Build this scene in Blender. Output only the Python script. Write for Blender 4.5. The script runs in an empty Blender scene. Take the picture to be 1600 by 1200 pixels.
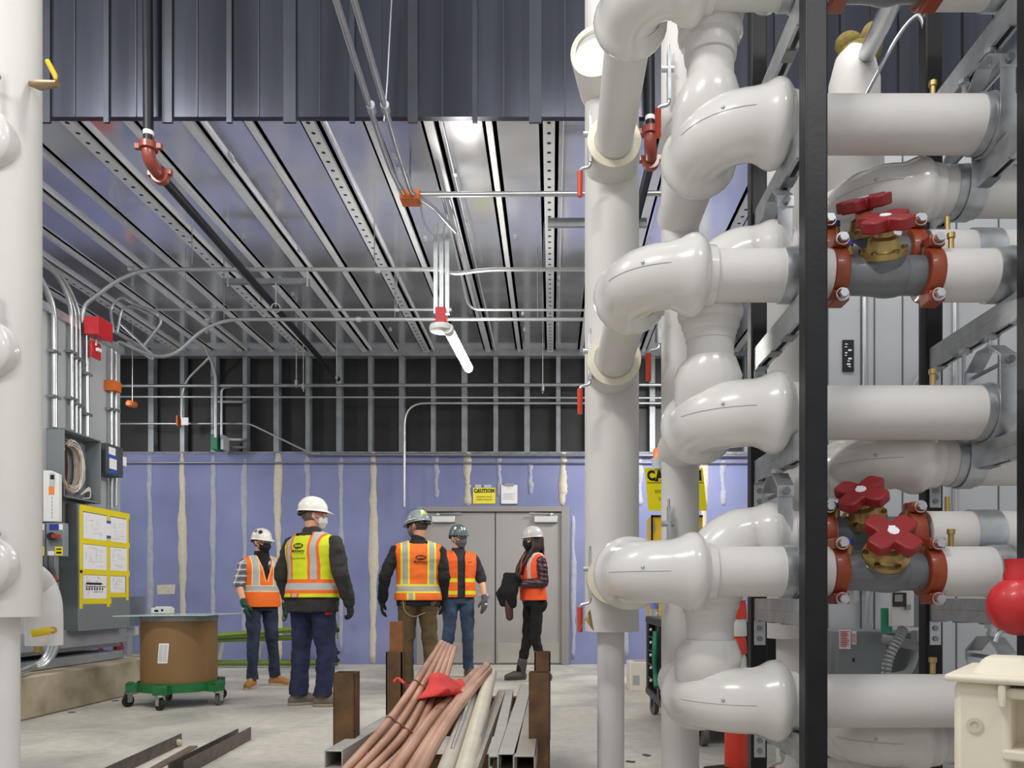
import bpy, bmesh, math, random
from mathutils import Vector, Matrix, noise
from mathutils.bvhtree import BVHTree

random.seed(7)
SC = bpy.context.scene
COL = SC.collection
H = 0.97          # lens height
F = 1200.0        # focal length in pixels of the 1600x1200 frame
VX, VY = 862.0, 930.0


def P(px, py, d):
    """point at distance d (metres) that is seen at pixel px,py"""
    s = F / d
    return Vector(((px - VX) / s, d, H + (VY - py) / s))


# ------------------------------------------------------------------ camera, world, light
cam_d = bpy.data.cameras.new('camera')
cam = bpy.data.objects.new('camera', cam_d)
COL.objects.link(cam)
cam.location = (0, 0, H)
cam.rotation_euler = (math.radians(90), 0, 0)
cam_d.sensor_width = 36
cam_d.lens = 27
cam_d.shift_x = (800 - VX) / 1600
cam_d.shift_y = (VY - 600) / 1600
cam_d.clip_end = 100
SC.camera = cam

SC.view_settings.view_transform = 'Standard'
SC.view_settings.look = 'None'
SC.view_settings.gamma = 1
SC.view_settings.exposure = 0.0

world = bpy.data.worlds.new('room_air')
SC.world = world
world.use_nodes = True
world.node_tree.nodes['Background'].inputs[0].default_value = (0.96, 0.97, 1, 1)
world.node_tree.nodes['Background'].inputs[1].default_value = 0.55


def area(name, loc, size, power, target=None, col=(1, 0.975, 0.94)):
    L = bpy.data.lights.new(name, 'AREA')
    L.shape = 'RECTANGLE'
    L.size, L.size_y = size
    L.energy = power
    L.color = col
    o = bpy.data.objects.new(name, L)
    COL.objects.link(o)
    o.location = loc
    d = (Vector(target) if target else Vector((loc[0], loc[1], 0))) - Vector(loc)
    o.rotation_euler = d.to_track_quat('-Z', 'Y').to_euler()
    return o


# LED strips of the tall part of the room, overhead and behind the viewer
area('unseen_strip_light', (-1.6, 0.2, 4.6), (1.3, 0.35), 76, (-0.6, 4.5, 0.6))
area('unseen_strip_light', (-3.6, 3.0, 5.2), (1.3, 0.35), 100, (-3.2, 8.0, 0.8))
area('unseen_strip_light', (0.6, 2.6, 5.6), (1.3, 0.35), 88, (0.3, 7.5, 0.6))
area('unseen_strip_light', (1.6, -0.6, 4.6), (1.3, 0.35), 34, (1.2, 3.0, 1.2))
# unseen lamps added at left and right to brighten the low part of the room
area('unseen_strip_light', (-6.2, 8.6, 3.4), (0.3, 1.3), 45, (-4.5, 9.5, 1.0))
area('unseen_strip_light', (1.9, 9.0, 3.6), (1.2, 0.3), 100, (0.6, 10.2, 1.0))


# ------------------------------------------------------------------ materials
def lin(h):
    h = h.lstrip('#')
    out = []
    for i in (0, 2, 4):
        c = int(h[i:i + 2], 16) / 255
        out.append(c / 12.92 if c <= .04045 else ((c + .055) / 1.055) ** 2.4)
    return out + [1.0]


MATS = {}


def mat(name, hexc, rough=.5, metal=0., var=.08, vs=6., bump=0., bs=60., coat=0., trans=0., emit=0., stretch=(1, 1, 1), hex2=None, rvar=0.):
    if name in MATS:
        return MATS[name]
    m = bpy.data.materials.new(name)
    MATS[name] = m
    m.use_nodes = True
    nt = m.node_tree
    b = nt.nodes['Principled BSDF']
    b.inputs['Roughness'].default_value = rough
    b.inputs['Metallic'].default_value = metal
    if coat:
        b.inputs['Coat Weight'].default_value = coat
        b.inputs['Coat Roughness'].default_value = .06
    if trans:
        b.inputs['Transmission Weight'].default_value = trans
    tc = nt.nodes.new('ShaderNodeTexCoord')
    mp = nt.nodes.new('ShaderNodeMapping')
    mp.inputs['Scale'].default_value = stretch
    nt.links.new(tc.outputs['Object'], mp.inputs['Vector'])
    nz = nt.nodes.new('ShaderNodeTexNoise')
    nz.inputs['Scale'].default_value = vs
    nz.inputs['Detail'].default_value = 5
    nt.links.new(mp.outputs[0], nz.inputs['Vector'])
    rp = nt.nodes.new('ShaderNodeValToRGB')
    c = lin(hexc)
    c2 = lin(hex2) if hex2 else c
    rp.color_ramp.elements[0].color = [max(0, x * (1 - var)) for x in c[:3]] + [1]
    rp.color_ramp.elements[1].color = [min(1, x * (1 + var)) for x in c2[:3]] + [1]
    rp.color_ramp.elements[0].position = .3
    rp.color_ramp.elements[1].position = .7
    nt.links.new(nz.outputs[0], rp.inputs[0])
    nt.links.new(rp.outputs[0], b.inputs['Base Color'])
    if rvar:
        mr = nt.nodes.new('ShaderNodeMapRange')
        mr.inputs['To Min'].default_value = max(0.02, rough - rvar)
        mr.inputs['To Max'].default_value = rough + rvar
        nt.links.new(nz.outputs[0], mr.inputs['Value'])
        nt.links.new(mr.outputs[0], b.inputs['Roughness'])
    if bump:
        n2 = nt.nodes.new('ShaderNodeTexNoise')
        n2.inputs['Scale'].default_value = bs
        n2.inputs['Detail'].default_value = 4
        nt.links.new(mp.outputs[0], n2.inputs['Vector'])
        bp = nt.nodes.new('ShaderNodeBump')
        bp.inputs['Strength'].default_value = bump
        bp.inputs['Distance'].default_value = .01
        nt.links.new(n2.outputs[0], bp.inputs['Height'])
        nt.links.new(bp.outputs[0], b.inputs['Normal'])
    if emit:
        b.inputs['Emission Color'].default_value = c
        b.inputs['Emission Strength'].default_value = emit
    return m


M_ = mat
PVC = mat('glossy_white_pvc', '#e0deda', .22, var=.015, coat=.5)
JACKET = mat('white_paper_jacket', '#dcdad7', .55, var=.02, bump=.16, bs=26)
JACKETV = mat('white_paper_jacket_tall', '#d9d7d3', .6, var=.02, bump=.08, bs=14)
FOAM = mat('yellow_foam', '#ebe6d0', .9, var=.06, bump=.3, bs=120)
GALV = mat('galvanised_steel', '#c6cacd', .4, .85, var=.12, vs=22, rvar=.12)
GALVD = mat('dull_galvanised_steel', '#969a9d', .45, .8, var=.12, vs=15, rvar=.1)
EMT = mat('conduit_steel', '#bcbfc1', .34, .85, var=.06, vs=9)
BLACKST = mat('black_steel', '#1d1e21', .42, .3, var=.25, vs=9, bump=.05, bs=50)
BLACKPIPE = mat('black_pipe', '#1a1b20', .45, .3, var=.15)
ORANGEIRON = mat('orange_coupling_paint', '#923d1e', .42, var=.1, vs=18, bump=.1, bs=30, coat=.2)
GREYIRON = mat('grey_valve_paint', '#70757a', .4, var=.06, vs=12, bump=.06, bs=40, coat=.2)
BRASS = mat('brass', '#b79d66', .4, .75, var=.15, vs=20)
REDPL = mat('red_handwheel_plastic', '#8f2023', .45, var=.08, bump=.08, bs=90)
REDPAINT = mat('red_paint', '#c32127', .4, var=.05, coat=.2)
ORANGEBOX = mat('orange_box_paint', '#d06a22', .5, var=.06)
GREENBOX = mat('green_box_paint', '#1f7a5b', .5, var=.06)
GRIP = mat('orange_red_grip', '#d2452c', .4, var=.04)
PANELGREY = mat('panel_grey', '#7d8487', .5, .1, var=.03)
PANELDARK = mat('panel_shade_and_seam_grey', '#5d6364', .5, .1, var=.03)  # darker copy of panel grey: shaded box sides painted in; also cabinet seams
DARKBOX = mat('dark_grey_box', '#4b5157', .5, .1, var=.04)
LIGHTGREY = mat('light_grey_sheet', '#b4b8bb', .45, .1, var=.03, vs=2)
YELLOWTAPE = mat('yellow_tape', '#ecd60e', .45, var=.03)
BLUETAPE = mat('blue_tape', '#2a55b8', .6, var=.04)
PAPER = mat('white_paper', '#eeedf0', .8, var=.015)
INK = mat('black_ink', '#15151a', .6, var=.02)
INKGREY = mat('grey_ink', '#a6a6ae', .7, var=.05)
SIGNY = mat('sign_yellow', '#efe11c', .4, var=.02)
RUST = mat('rusty_steel', '#57412a', .65, .2, var=.16, vs=14, hex2='#6b4f30', bump=.1, bs=50)
COPPER = mat('dusty_copper', '#ad806a', .5, .3, var=.12, vs=10, hex2='#c9a18b', stretch=(1, .3, 1))
ALU = mat('aluminium', '#c9cbcd', .35, 1, var=.06)
STEELTUBE = mat('mill_steel_tube', '#b0aea8', .5, .25, var=.08, vs=14, bump=.04)
DARKSTEEL = mat('weathered_steel', '#6b625c', .55, .5, var=.2, vs=18)
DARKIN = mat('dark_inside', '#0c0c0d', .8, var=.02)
RUBBER = mat('black_rubber', '#1b1b1c', .6, var=.1)
BLACKPL = mat('black_plastic', '#141517', .45, var=.08)
WHITEPL = mat('white_plastic', '#e6e5e2', .4, var=.02)
FIBRE = mat('brown_fibre_drum', '#86663f', .6, var=.06, vs=4, bump=.04, stretch=(1, 1, .2))
DOLLYG = mat('green_dolly_paint', '#1d6b35', .45, var=.15, vs=20)
CREAM = mat('cream_plastic', '#e7dfca', .5, var=.05, vs=7, bump=.06, bs=60)
CONCRETE = mat('curb_concrete', '#a1947c', .85, var=.14, vs=4, hex2='#b9ae98', bump=.2, bs=30)
SKIN = mat('skin', '#c98f76', .5, var=.06, vs=14)
SKIN2 = mat('light_skin', '#dba78c', .5, var=.05, vs=14)
LENS = mat('clear_lens', '#e8eef0', .05, trans=.9)


# ------------------------------------------------------------------ mesh builder
class MB:
    def __init__(s):
        s.v, s.f, s.m, s.mi = [], [], [], 0

    def add(s, vs, fs):
        o = len(s.v)
        s.v += [Vector(p) for p in vs]
        for f in fs:
            s.f.append([i + o for i in f])
            s.m.append(s.mi)
        return s

    def box(s, c, size, rot=None):
        c = Vector(c)
        x, y, z = [k / 2 for k in size]
        vs = [Vector((a * x, b * y, e * z)) for a in (-1, 1) for b in (-1, 1) for e in (-1, 1)]
        if rot is not None:
            vs = [rot @ p for p in vs]
        return s.add([c + p for p in vs], [(0, 1, 3, 2), (4, 6, 7, 5), (0, 4, 5, 1), (2, 3, 7, 6), (0, 2, 6, 4), (1, 5, 7, 3)])

    def bb(s, lo, hi):
        lo, hi = Vector(lo), Vector(hi)
        return s.box((lo + hi) / 2, [abs(k) for k in (hi - lo)])

    def quad(s, a, b, c, d):
        return s.add([a, b, c, d], [(0, 1, 2, 3)])

    def tube(s, pts, r, seg=14, caps=True, ry=None):
        """swept tube; r a number or a list per point"""
        pts = [Vector(p) for p in pts]
        n = len(pts)
        rs = [r] * n if not isinstance(r, (list, tuple)) else list(r)
        t0 = (pts[1] - pts[0]).normalized()
        up = Vector((0, 0, 1)) if abs(t0.z) < .9 else Vector((0, 1, 0))
        u = t0.cross(up).normalized()
        w = u.cross(t0).normalized()
        vs, tp = [], t0
        for i, p in enumerate(pts):
            if i == 0:
                t = t0
            elif i == n - 1:
                t = (pts[i] - pts[i - 1]).normalized()
            else:
                t = ((pts[i] - pts[i - 1]).normalized() + (pts[i + 1] - pts[i]).normalized())
                t = t.normalized() if t.length > 1e-6 else tp
            q = tp.rotation_difference(t)
            u, w, tp = q @ u, q @ w, t
            for k in range(seg):
                a = 2 * math.pi * k / seg
                vs.append(p + u * (rs[i] * math.cos(a)) + w * ((ry if ry else 1) * rs[i] * math.sin(a)))
        fs = []
        for i in range(n - 1):
            for k in range(seg):
                k2 = (k + 1) % seg
                fs.append((i * seg + k, i * seg + k2, (i + 1) * seg + k2, (i + 1) * seg + k))
        if caps:
            fs.append(tuple(range(seg - 1, -1, -1)))
            fs.append(tuple((n - 1) * seg + k for k in range(seg)))
        return s.add(vs, fs)

    def cyl(s, a, b, r, r2=None, seg=20, caps=True):
        return s.tube([a, b], [r, r if r2 is None else r2], seg, caps)

    def ring(s, a, b, ro, ri, seg=24):
        """hollow cylinder"""
        a, b = Vector(a), Vector(b)
        t = (b - a).normalized()
        u = t.cross(Vector((0, 0, 1)) if abs(t.z) < .9 else Vector((0, 1, 0))).normalized()
        w = u.cross(t)
        vs = []
        for p, r in ((a, ri), (a, ro), (b, ro), (b, ri)):
            for k in range(seg):
                g = 2 * math.pi * k / seg
                vs.append(p + (u * math.cos(g) + w * math.sin(g)) * r)
        fs = []
        for j in range(4):
            for k in range(seg):
                k2 = (k + 1) % seg
                fs.append((j * seg + k, j * seg + k2, ((j + 1) % 4) * seg + k2, ((j + 1) % 4) * seg + k))
        return s.add(vs, fs)

    def lathe(s, prof, o=(0, 0, 0), axis=(0, 0, 1), seg=28, caps=True):
        """prof: list of (radius, height along axis)"""
        o, t = Vector(o), Vector(axis).normalized()
        u = t.cross(Vector((0, 0, 1)) if abs(t.z) < .9 else Vector((0, 1, 0))).normalized()
        w = u.cross(t)
        vs = []
        for r, h in prof:
            for k in range(seg):
                g = 2 * math.pi * k / seg
                vs.append(o + t * h + (u * math.cos(g) + w * math.sin(g)) * r)
        fs = []
        for i in range(len(prof) - 1):
            for k in range(seg):
                k2 = (k + 1) % seg
                fs.append((i * seg + k, i * seg + k2, (i + 1) * seg + k2, (i + 1) * seg + k))
        if caps:
            fs.append(tuple(range(seg - 1, -1, -1)))
            fs.append(tuple((len(prof) - 1) * seg + k for k in range(seg)))
        return s.add(vs, fs)

    def ell(s, c, r, rot=None, seg=16, rings=10):
        c = Vector(c)
        vs, fs = [], []
        pts = [Vector((0, 0, -1))]
        for i in range(1, rings):
            a = -math.pi / 2 + math.pi * i / rings
            for k in range(seg):
                g = 2 * math.pi * k / seg
                pts.append(Vector((math.cos(a) * math.cos(g), math.cos(a) * math.sin(g), math.sin(a))))
        pts.append(Vector((0, 0, 1)))
        for p in pts:
            q = Vector((p.x * r[0], p.y * r[1], p.z * r[2]))
            vs.append(c + (rot @ q if rot is not None else q))
        for k in range(seg):
            fs.append((0, 1 + (k + 1) % seg, 1 + k))
        for i in range(rings - 2):
            for k in range(seg):
                k2 = (k + 1) % seg
                fs.append((1 + i * seg + k, 1 + i * seg + k2, 1 + (i + 1) * seg + k2, 1 + (i + 1) * seg + k))
        L = len(pts) - 1
        b = 1 + (rings - 2) * seg
        for k in range(seg):
            fs.append((b + k, b + (k + 1) % seg, L))
        return s.add(vs, fs)

    def cap(s, a, b, r1, r2, seg=14):
        """tapered capsule (tube + end balls)"""
        s.tube([a, b], [r1, r2], seg)
        s.ell(a, (r1,) * 3, None, seg, 8)
        s.ell(b, (r2,) * 3, None, seg, 8)
        return s

    def chain(s, pts, rs, seg=14):
        for i in range(len(pts) - 1):
            s.cap(pts[i], pts[i + 1], rs[i], rs[i + 1], seg)
        return s

    def loft(s, rings, seg=28):
        """rings: (center, rx, ry) horizontal ellipses"""
        vs, fs = [], []
        for c, rx, ry in rings:
            c = Vector(c)
            for k in range(seg):
                g = 2 * math.pi * k / seg
                vs.append(c + Vector((rx * math.cos(g), ry * math.sin(g), 0)))
        n = len(rings)
        for i in range(n - 1):
            for k in range(seg):
                k2 = (k + 1) % seg
                fs.append((i * seg + k, i * seg + k2, (i + 1) * seg + k2, (i + 1) * seg + k))
        fs.append(tuple(range(seg - 1, -1, -1)))
        fs.append(tuple((n - 1) * seg + k for k in range(seg)))
        return s.add(vs, fs)

    def prism(s, poly, axis_o, u, v, ext):
        """2D polygon in the plane (u,v) at axis_o, extruded by vector ext"""
        o, u, v, e = Vector(axis_o), Vector(u), Vector(v), Vector(ext)
        n = len(poly)
        vs = [o + u * a + v * b for a, b in poly] + [o + u * a + v * b + e for a, b in poly]
        fs = [tuple(range(n - 1, -1, -1)), tuple(range(n, 2 * n))]
        for i in range(n):
            j = (i + 1) % n
            fs.append((i, j, n + j, n + i))
        return s.add(vs, fs)

    def mesh(s, name, mats, smooth=True, angle=38):
        me = bpy.data.meshes.new(name)
        me.from_pydata([tuple(p) for p in s.v], [], s.f)
        if not isinstance(mats, (list, tuple)):
            mats = [mats]
        for m in mats:
            me.materials.append(m)
        me.polygons.foreach_set('material_index', [min(k, len(mats) - 1) for k in s.m])
        bm = bmesh.new()
        bm.from_mesh(me)
        bmesh.ops.recalc_face_normals(bm, faces=bm.faces)
        bm.to_mesh(me)
        bm.free()
        if smooth:
            me.polygons.foreach_set('use_smooth', [True] * len(me.polygons))
            me.set_sharp_from_angle(angle=math.radians(angle))
        me.update()
        return me

    def build(s, name, mats, parent=None, bevel=0, smooth=True, angle=38, label=None):
        me = s.mesh(name, mats, smooth, angle)
        return link(name, me, parent, bevel, label)


def link(name, me, parent=None, bevel=0, label=None):
    o = bpy.data.objects.new(name, me)
    COL.objects.link(o)
    if parent is not None:
        o.parent = parent
        o.matrix_parent_inverse = world_of(parent).inverted()
    if bevel:
        b = o.modifiers.new('bevel', 'BEVEL')
        b.width = bevel
        b.segments = 2
        b.limit_method = 'ANGLE'
        b.angle_limit = math.radians(40)
    if label:
        o['label'] = label
    return o


def world_of(o):
    m = o.matrix_basis.copy()
    if o.parent is not None:
        return world_of(o.parent) @ o.matrix_parent_inverse @ m
    return m


def tag(o, label, cat, group=None, kind=None):
    o['label'] = label
    o['category'] = cat
    if group:
        o['group'] = group
    if kind:
        o['kind'] = kind
    return o


def thing(name, label, cat, loc=(0, 0, 0), group=None, kind=None):
    o = bpy.data.objects.new(name, None)
    COL.objects.link(o)
    o.empty_display_size = .1
    o.location = loc
    return tag(o, label, cat, group, kind)


def dup(root, move=(0, 0, 0), label=None, rotz=0):
    r = root.copy()
    COL.objects.link(r)
    r.location = Vector(root.location) + Vector(move)
    if rotz:
        r.rotation_euler.z += rotz
    if label:
        r['label'] = label
    for ch in list(root.children):
        c = ch.copy()
        COL.objects.link(c)
        c.parent = r
        for g in ch.children:
            d = g.copy()
            COL.objects.link(d)
            d.parent = c
    return r


def bend(pts, rad=.06, n=6):
    """round the corners of a polyline"""
    pts = [Vector(p) for p in pts]
    out = [pts[0]]
    for i in range(1, len(pts) - 1):
        a, b, c = pts[i - 1], pts[i], pts[i + 1]
        r = min(rad, (a - b).length * .49, (c - b).length * .49)
        p0, p1 = b + (a - b).normalized() * r, b + (c - b).normalized() * r
        for k in range(n + 1):
            t = k / n
            out.append(p0 * (1 - t) ** 2 + b * 2 * t * (1 - t) + p1 * t * t)
    out.append(pts[-1])
    return out


def smooth_path(pts, n=6):
    """Catmull-Rom through points"""
    pts = [Vector(p) for p in pts]
    q = [pts[0] * 2 - pts[1]] + pts + [pts[-1] * 2 - pts[-2]]
    out = []
    for i in range(1, len(q) - 2):
        for k in range(n):
            t = k / n
            a, b, c, d = q[i - 1], q[i], q[i + 1], q[i + 2]
            out.append(.5 * ((2 * b) + (c - a) * t + (2 * a - 5 * b + 4 * c - d) * t * t + (3 * b - a - 3 * c + d) * t ** 3))
    out.append(pts[-1])
    return out


TMP = bpy.data.scenes.new('workbench')      # shapes are evaluated here, removed at the end


def evaluated(o):
    TMP.view_layers[0].update()
    me = bpy.data.meshes.new_from_object(o.evaluated_get(TMP.view_layers[0].depsgraph))
    bpy.data.objects.remove(o)
    return me


def text_mesh(txt, size, bold=0., spacing=1.):
    cu = bpy.data.curves.new('lettering', 'FONT')
    cu.body = txt
    cu.size = size
    cu.align_x = 'CENTER'
    cu.align_y = 'CENTER'
    cu.offset = bold
    cu.space_character = spacing
    cu.resolution_u = 3
    o = bpy.data.objects.new('lettering', cu)
    TMP.collection.objects.link(o)
    return evaluated(o)


def put_text(mb, txt, size, o, u, v, bold=0., spacing=1., width=None):
    """flat lettering into mb, centre o, reading along u, up v"""
    me = text_mesh(txt, size, bold, spacing)
    o, u, v = Vector(o), Vector(u).normalized(), Vector(v).normalized()
    k = 1.
    if width:
        xs = [p.co.x for p in me.vertices]
        k = width / max(1e-6, max(xs) - min(xs))
    mb.add([o + u * (p.co.x * k) + v * p.co.y for p in me.vertices], [list(f.vertices) for f in me.polygons])
    bpy.data.meshes.remove(me)


def remesh(mb, voxel, it=6, name='shape', mats=None, fac=.5):
    me = mb.mesh(name, mats or [SKIN])
    o = bpy.data.objects.new(name, me)
    TMP.collection.objects.link(o)
    r = o.modifiers.new('r', 'REMESH')
    r.mode = 'VOXEL'
    r.voxel_size = voxel
    r.use_smooth_shade = True
    if it:
        s = o.modifiers.new('s', 'SMOOTH')
        s.factor = fac
        s.iterations = it
    out = evaluated(o)
    bpy.data.meshes.remove(me)
    out.name = name
    out.materials.clear()
    for m in (mats or [SKIN]):
        out.materials.append(m)
    out.polygons.foreach_set('use_smooth', [True] * len(out.polygons))
    return out


def wrinkle(me, amp, fx, fz, seed=0):
    nrm = [v.normal.copy() for v in me.vertices]
    for v, nv in zip(me.vertices, nrm):
        p = v.co.copy()
        n = noise.noise(Vector((p.x * fx + seed, p.y * fx - seed, p.z * fz + seed * 2)))
        n += .5 * noise.noise(Vector((p.x * fx * 2.3 - seed, p.y * fx * 2.3, p.z * fz * 2.3)))
        v.co = p + nv * (amp * n)
    me.update()
# ------------------------------------------------------------------ the room
XF, XT = -9.0, 5.2          # extents of the low part
DB = 10.78                  # back wall
DF = 5.48                   # front edge of the low ceiling
ZC = 4.415                   # deck underside


def floor_material():
    m = bpy.data.materials.new('floor_concrete')
    m.use_nodes = True
    nt = m.node_tree
    b = nt.nodes['Principled BSDF']
    tc = nt.nodes.new('ShaderNodeTexCoord')
    n1 = nt.nodes.new('ShaderNodeTexNoise'); n1.inputs['Scale'].default_value = 1.3; n1.inputs['Detail'].default_value = 8; n1.inputs['Distortion'].default_value = .7
    n2 = nt.nodes.new('ShaderNodeTexNoise'); n2.inputs['Scale'].default_value = 14; n2.inputs['Detail'].default_value = 6
    r1 = nt.nodes.new('ShaderNodeValToRGB')
    r1.color_ramp.elements[0].color = lin('#aaa8a2'); r1.color_ramp.elements[1].color = lin('#d4cfc4')
    r1.color_ramp.elements[0].position = .33; r1.color_ramp.elements[1].position = .66
    r2 = nt.nodes.new('ShaderNodeValToRGB')
    r2.color_ramp.elements[0].color = (.72, .71, .7, 1); r2.color_ramp.elements[1].color = (1, 1, 1, 1)
    r2.color_ramp.elements[0].position = .3; r2.color_ramp.elements[1].position = .62
    mx = nt.nodes.new('ShaderNodeMixRGB'); mx.blend_type = 'MULTIPLY'; mx.inputs[0].default_value = .55
    nt.links.new(tc.outputs['Object'], n1.inputs['Vector']); nt.links.new(tc.outputs['Object'], n2.inputs['Vector'])
    nt.links.new(n1.outputs[0], r1.inputs[0]); nt.links.new(n2.outputs[0], r2.inputs[0])
    nt.links.new(r1.outputs[0], mx.inputs[1]); nt.links.new(r2.outputs[0], mx.inputs[2])
    nt.links.new(mx.outputs[0], b.inputs['Base Color'])
    b.inputs['Roughness'].default_value = .55
    bp = nt.nodes.new('ShaderNodeBump'); bp.inputs['Strength'].default_value = .08
    nt.links.new(n2.outputs[0], bp.inputs['Height']); nt.links.new(bp.outputs[0], b.inputs['Normal'])
    return m


o = MB().bb((XF, -3, -.1), (XT, DB + .2, 0)).build('floor', floor_material())
tag(o, 'pale grey bare concrete floor of the plant room', 'floor', kind='structure')

BLUEB = mat('blue_gypsum_board', '#787faa', .8, var=.05, vs=1.2, hex2='#858cb4')
WRAP = mat('black_membrane', '#191a1c', .55, var=.5, vs=3, bump=.25, bs=5)
o = MB().bb((XF, DB, 0), (XT, DB + .12, 2.97)).build('wall_back', BLUEB)
tag(o, 'unpainted blue gypsum board lower half of the far wall', 'wall', kind='structure')
o = MB().bb((XF, DB + .14, 2.9), (XT, DB + .2, 4.6)).build('wall_back_upper', WRAP)
tag(o, 'black membrane upper part of the far wall behind steel studs', 'wall', kind='structure')
STUD = mat('stud_steel', '#8b9095', .5, .4, var=.15, vs=8)
SX = [-5.63 + .4405 * k - .003 for k in range(0, 22)]
for i, x in enumerate(SX):
    w = .06 if i % 2 else .075
    b = MB()
    b.prism([(-w / 2, 0), (w / 2, 0), (w / 2, .12), (w / 2 - .004, .12), (w / 2 - .004, .004), (-w / 2 + .004, .004), (-w / 2 + .004, .12), (-w / 2, .12)],
            (x, DB + .012, 2.97), (1, 0, 0), (0, 1, 0), (0, 0, 1.6))
    o = b.build('wall_stud', STUD, smooth=False)
    tag(o, 'bare steel stud of the upper far wall against black membrane', 'stud', 'steel studs of the far wall', 'structure')
o = MB().bb((XF, DB - .004, 2.95), (XT, DB + .13, 2.985)).build('trim_1', mat('torn_board_edge', '#7f828f', .8, var=.3, vs=12))
tag(o, 'ragged grey top edge of the blue boards', 'trim', kind='structure')

# joint compound on the board joints
MUD = [mat('cream_joint_compound', '#cdc6b6', .85, var=.08, vs=18), mat('pale_joint_compound', '#a9adc0', .85, var=.1, vs=14)]


def mud(px, w, y0, y1, kind, seed):
    n = 22
    rnd = random.Random(seed)
    vs, fs = [], []
    s = F / DB
    off = 0
    for i in range(n + 1):
        t = i / n
        y = y0 + (y1 - y0) * t
        off = off * .7 + rnd.uniform(-.8, .8)
        ww = w * (1 + .25 * math.sin(t * 9 + seed) + rnd.uniform(-.18, .18))
        end = .55 if i in (0, n) else 1
        for sg in (-1, 1):
            p = P(px + off + sg * ww / 2 * end, y, DB - .003)
            vs.append(p)
    for i in range(n):
        fs.append((2 * i, 2 * i + 1, 2 * i + 3, 2 * i + 2))
    o = MB().add(vs, fs).build('joint_compound', MUD[kind])
    so = o.modifiers.new('s', 'SOLIDIFY'); so.thickness = .003; so.offset = 0
    return o


MUDL = [(234, 9, 712, 1036, 1), (285, 11, 708, 1036, 0), (333, 8, 712, 1036, 1), (382, 8, 716, 1000, 1), (435, 11, 708, 1036, 0), (481, 8, 712, 940, 1), (533, 8, 712, 1020, 1),
        (583, 12, 706, 1037, 0), (682, 7, 712, 778, 1), (731, 10, 706, 790, 0), (780, 7, 714, 776, 1), (829, 7, 722, 772, 1), (879, 11, 706, 790, 0), (896, 8, 806, 1030, 1),
        (979, 8, 760, 1030, 1), (1000, 8, 712, 790, 1), (1130, 8, 720, 790, 1), (1100, 10, 706, 1036, 0), (1150, 7, 800, 1030, 1)]
for i, a in enumerate(MUDL):
    o = mud(*a, i + 3)
    tag(o, ('wavy cream' if a[4] == 0 else 'pale thin') + ' vertical smear of joint compound on the blue board', 'joint compound',
        'cream joint compound bands' if a[4] == 0 else 'pale joint compound bands', 'structure')
b = MB()
b.add([P(245, 914, DB - .004), P(274, 913, DB - .004), P(273, 928, DB - .004), P(246, 929, DB - .004)], [(0, 1, 2, 3)])
tag(b.build('joint_compound', MUD[0]), 'short horizontal cream patch of compound beside the drum lid', 'joint compound', kind='structure')

# ceiling
DECK = mat('galvanised_deck', '#e2e4e9', .15, .8, var=.1, vs=2.2, bump=.12, bs=1.6, rvar=.1)
DECKR = mat('deck_rib', '#e4e6ea', .42, .35, var=.05, vs=9)
DECKD = mat('dark_reflection_sheet', '#50525c', .24, .9, var=.3, vs=1.6, bump=.06, bs=1.5, rvar=.1, stretch=(2, 1, .12))  # dark reflections and their vertical bands painted into the base colour
o = MB().bb((XF, DF, ZC), (XT, DB + .2, ZC + .05)).build('ceiling', DECK)
tag(o, 'shiny galvanised metal deck ceiling over the rear of the room', 'ceiling', kind='structure')
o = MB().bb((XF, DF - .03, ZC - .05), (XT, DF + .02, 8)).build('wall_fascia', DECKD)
tag(o, 'dark reflective sheet metal fascia above the low ceiling edge', 'wall', kind='structure')


def holes_material():
    m = mat('punched_rib', '#dcdee1', .45, .35, var=.05, vs=9)
    nt = m.node_tree
    b = nt.nodes['Principled BSDF']
    src = b.inputs['Base Color'].links[0].from_socket
    tc = nt.nodes.new('ShaderNodeTexCoord')
    sp = nt.nodes.new('ShaderNodeSeparateXYZ')
    nt.links.new(tc.outputs['Object'], sp.inputs[0])

    def mth(op, a, bb):
        n = nt.nodes.new('ShaderNodeMath'); n.operation = op
        for k, q in enumerate((a, bb)):
            if q is None:
                continue
            if isinstance(q, (int, float)):
                n.inputs[k].default_value = q
            else:
                nt.links.new(q, n.inputs[k])
        return n.outputs[0]
    fy = mth('SUBTRACT', mth('FRACT', mth('MULTIPLY', sp.outputs[1], 8.), None), .5)
    fx = mth('MULTIPLY', sp.outputs[0], 8.)
    d = mth('SQRT', mth('ADD', mth('MULTIPLY', fy, fy), mth('MULTIPLY', fx, fx)), None)
    msk = mth('LESS_THAN', d, .13)
    mx = nt.nodes.new('ShaderNodeMixRGB')
    nt.links.new(msk, mx.inputs[0]); nt.links.new(src, mx.inputs[1]); mx.inputs[2].default_value = (.01, .01, .012, 1)
    nt.links.new(mx.outputs[0], b.inputs['Base Color'])
    b.inputs['Metallic'].default_value = .3
    return m


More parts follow.
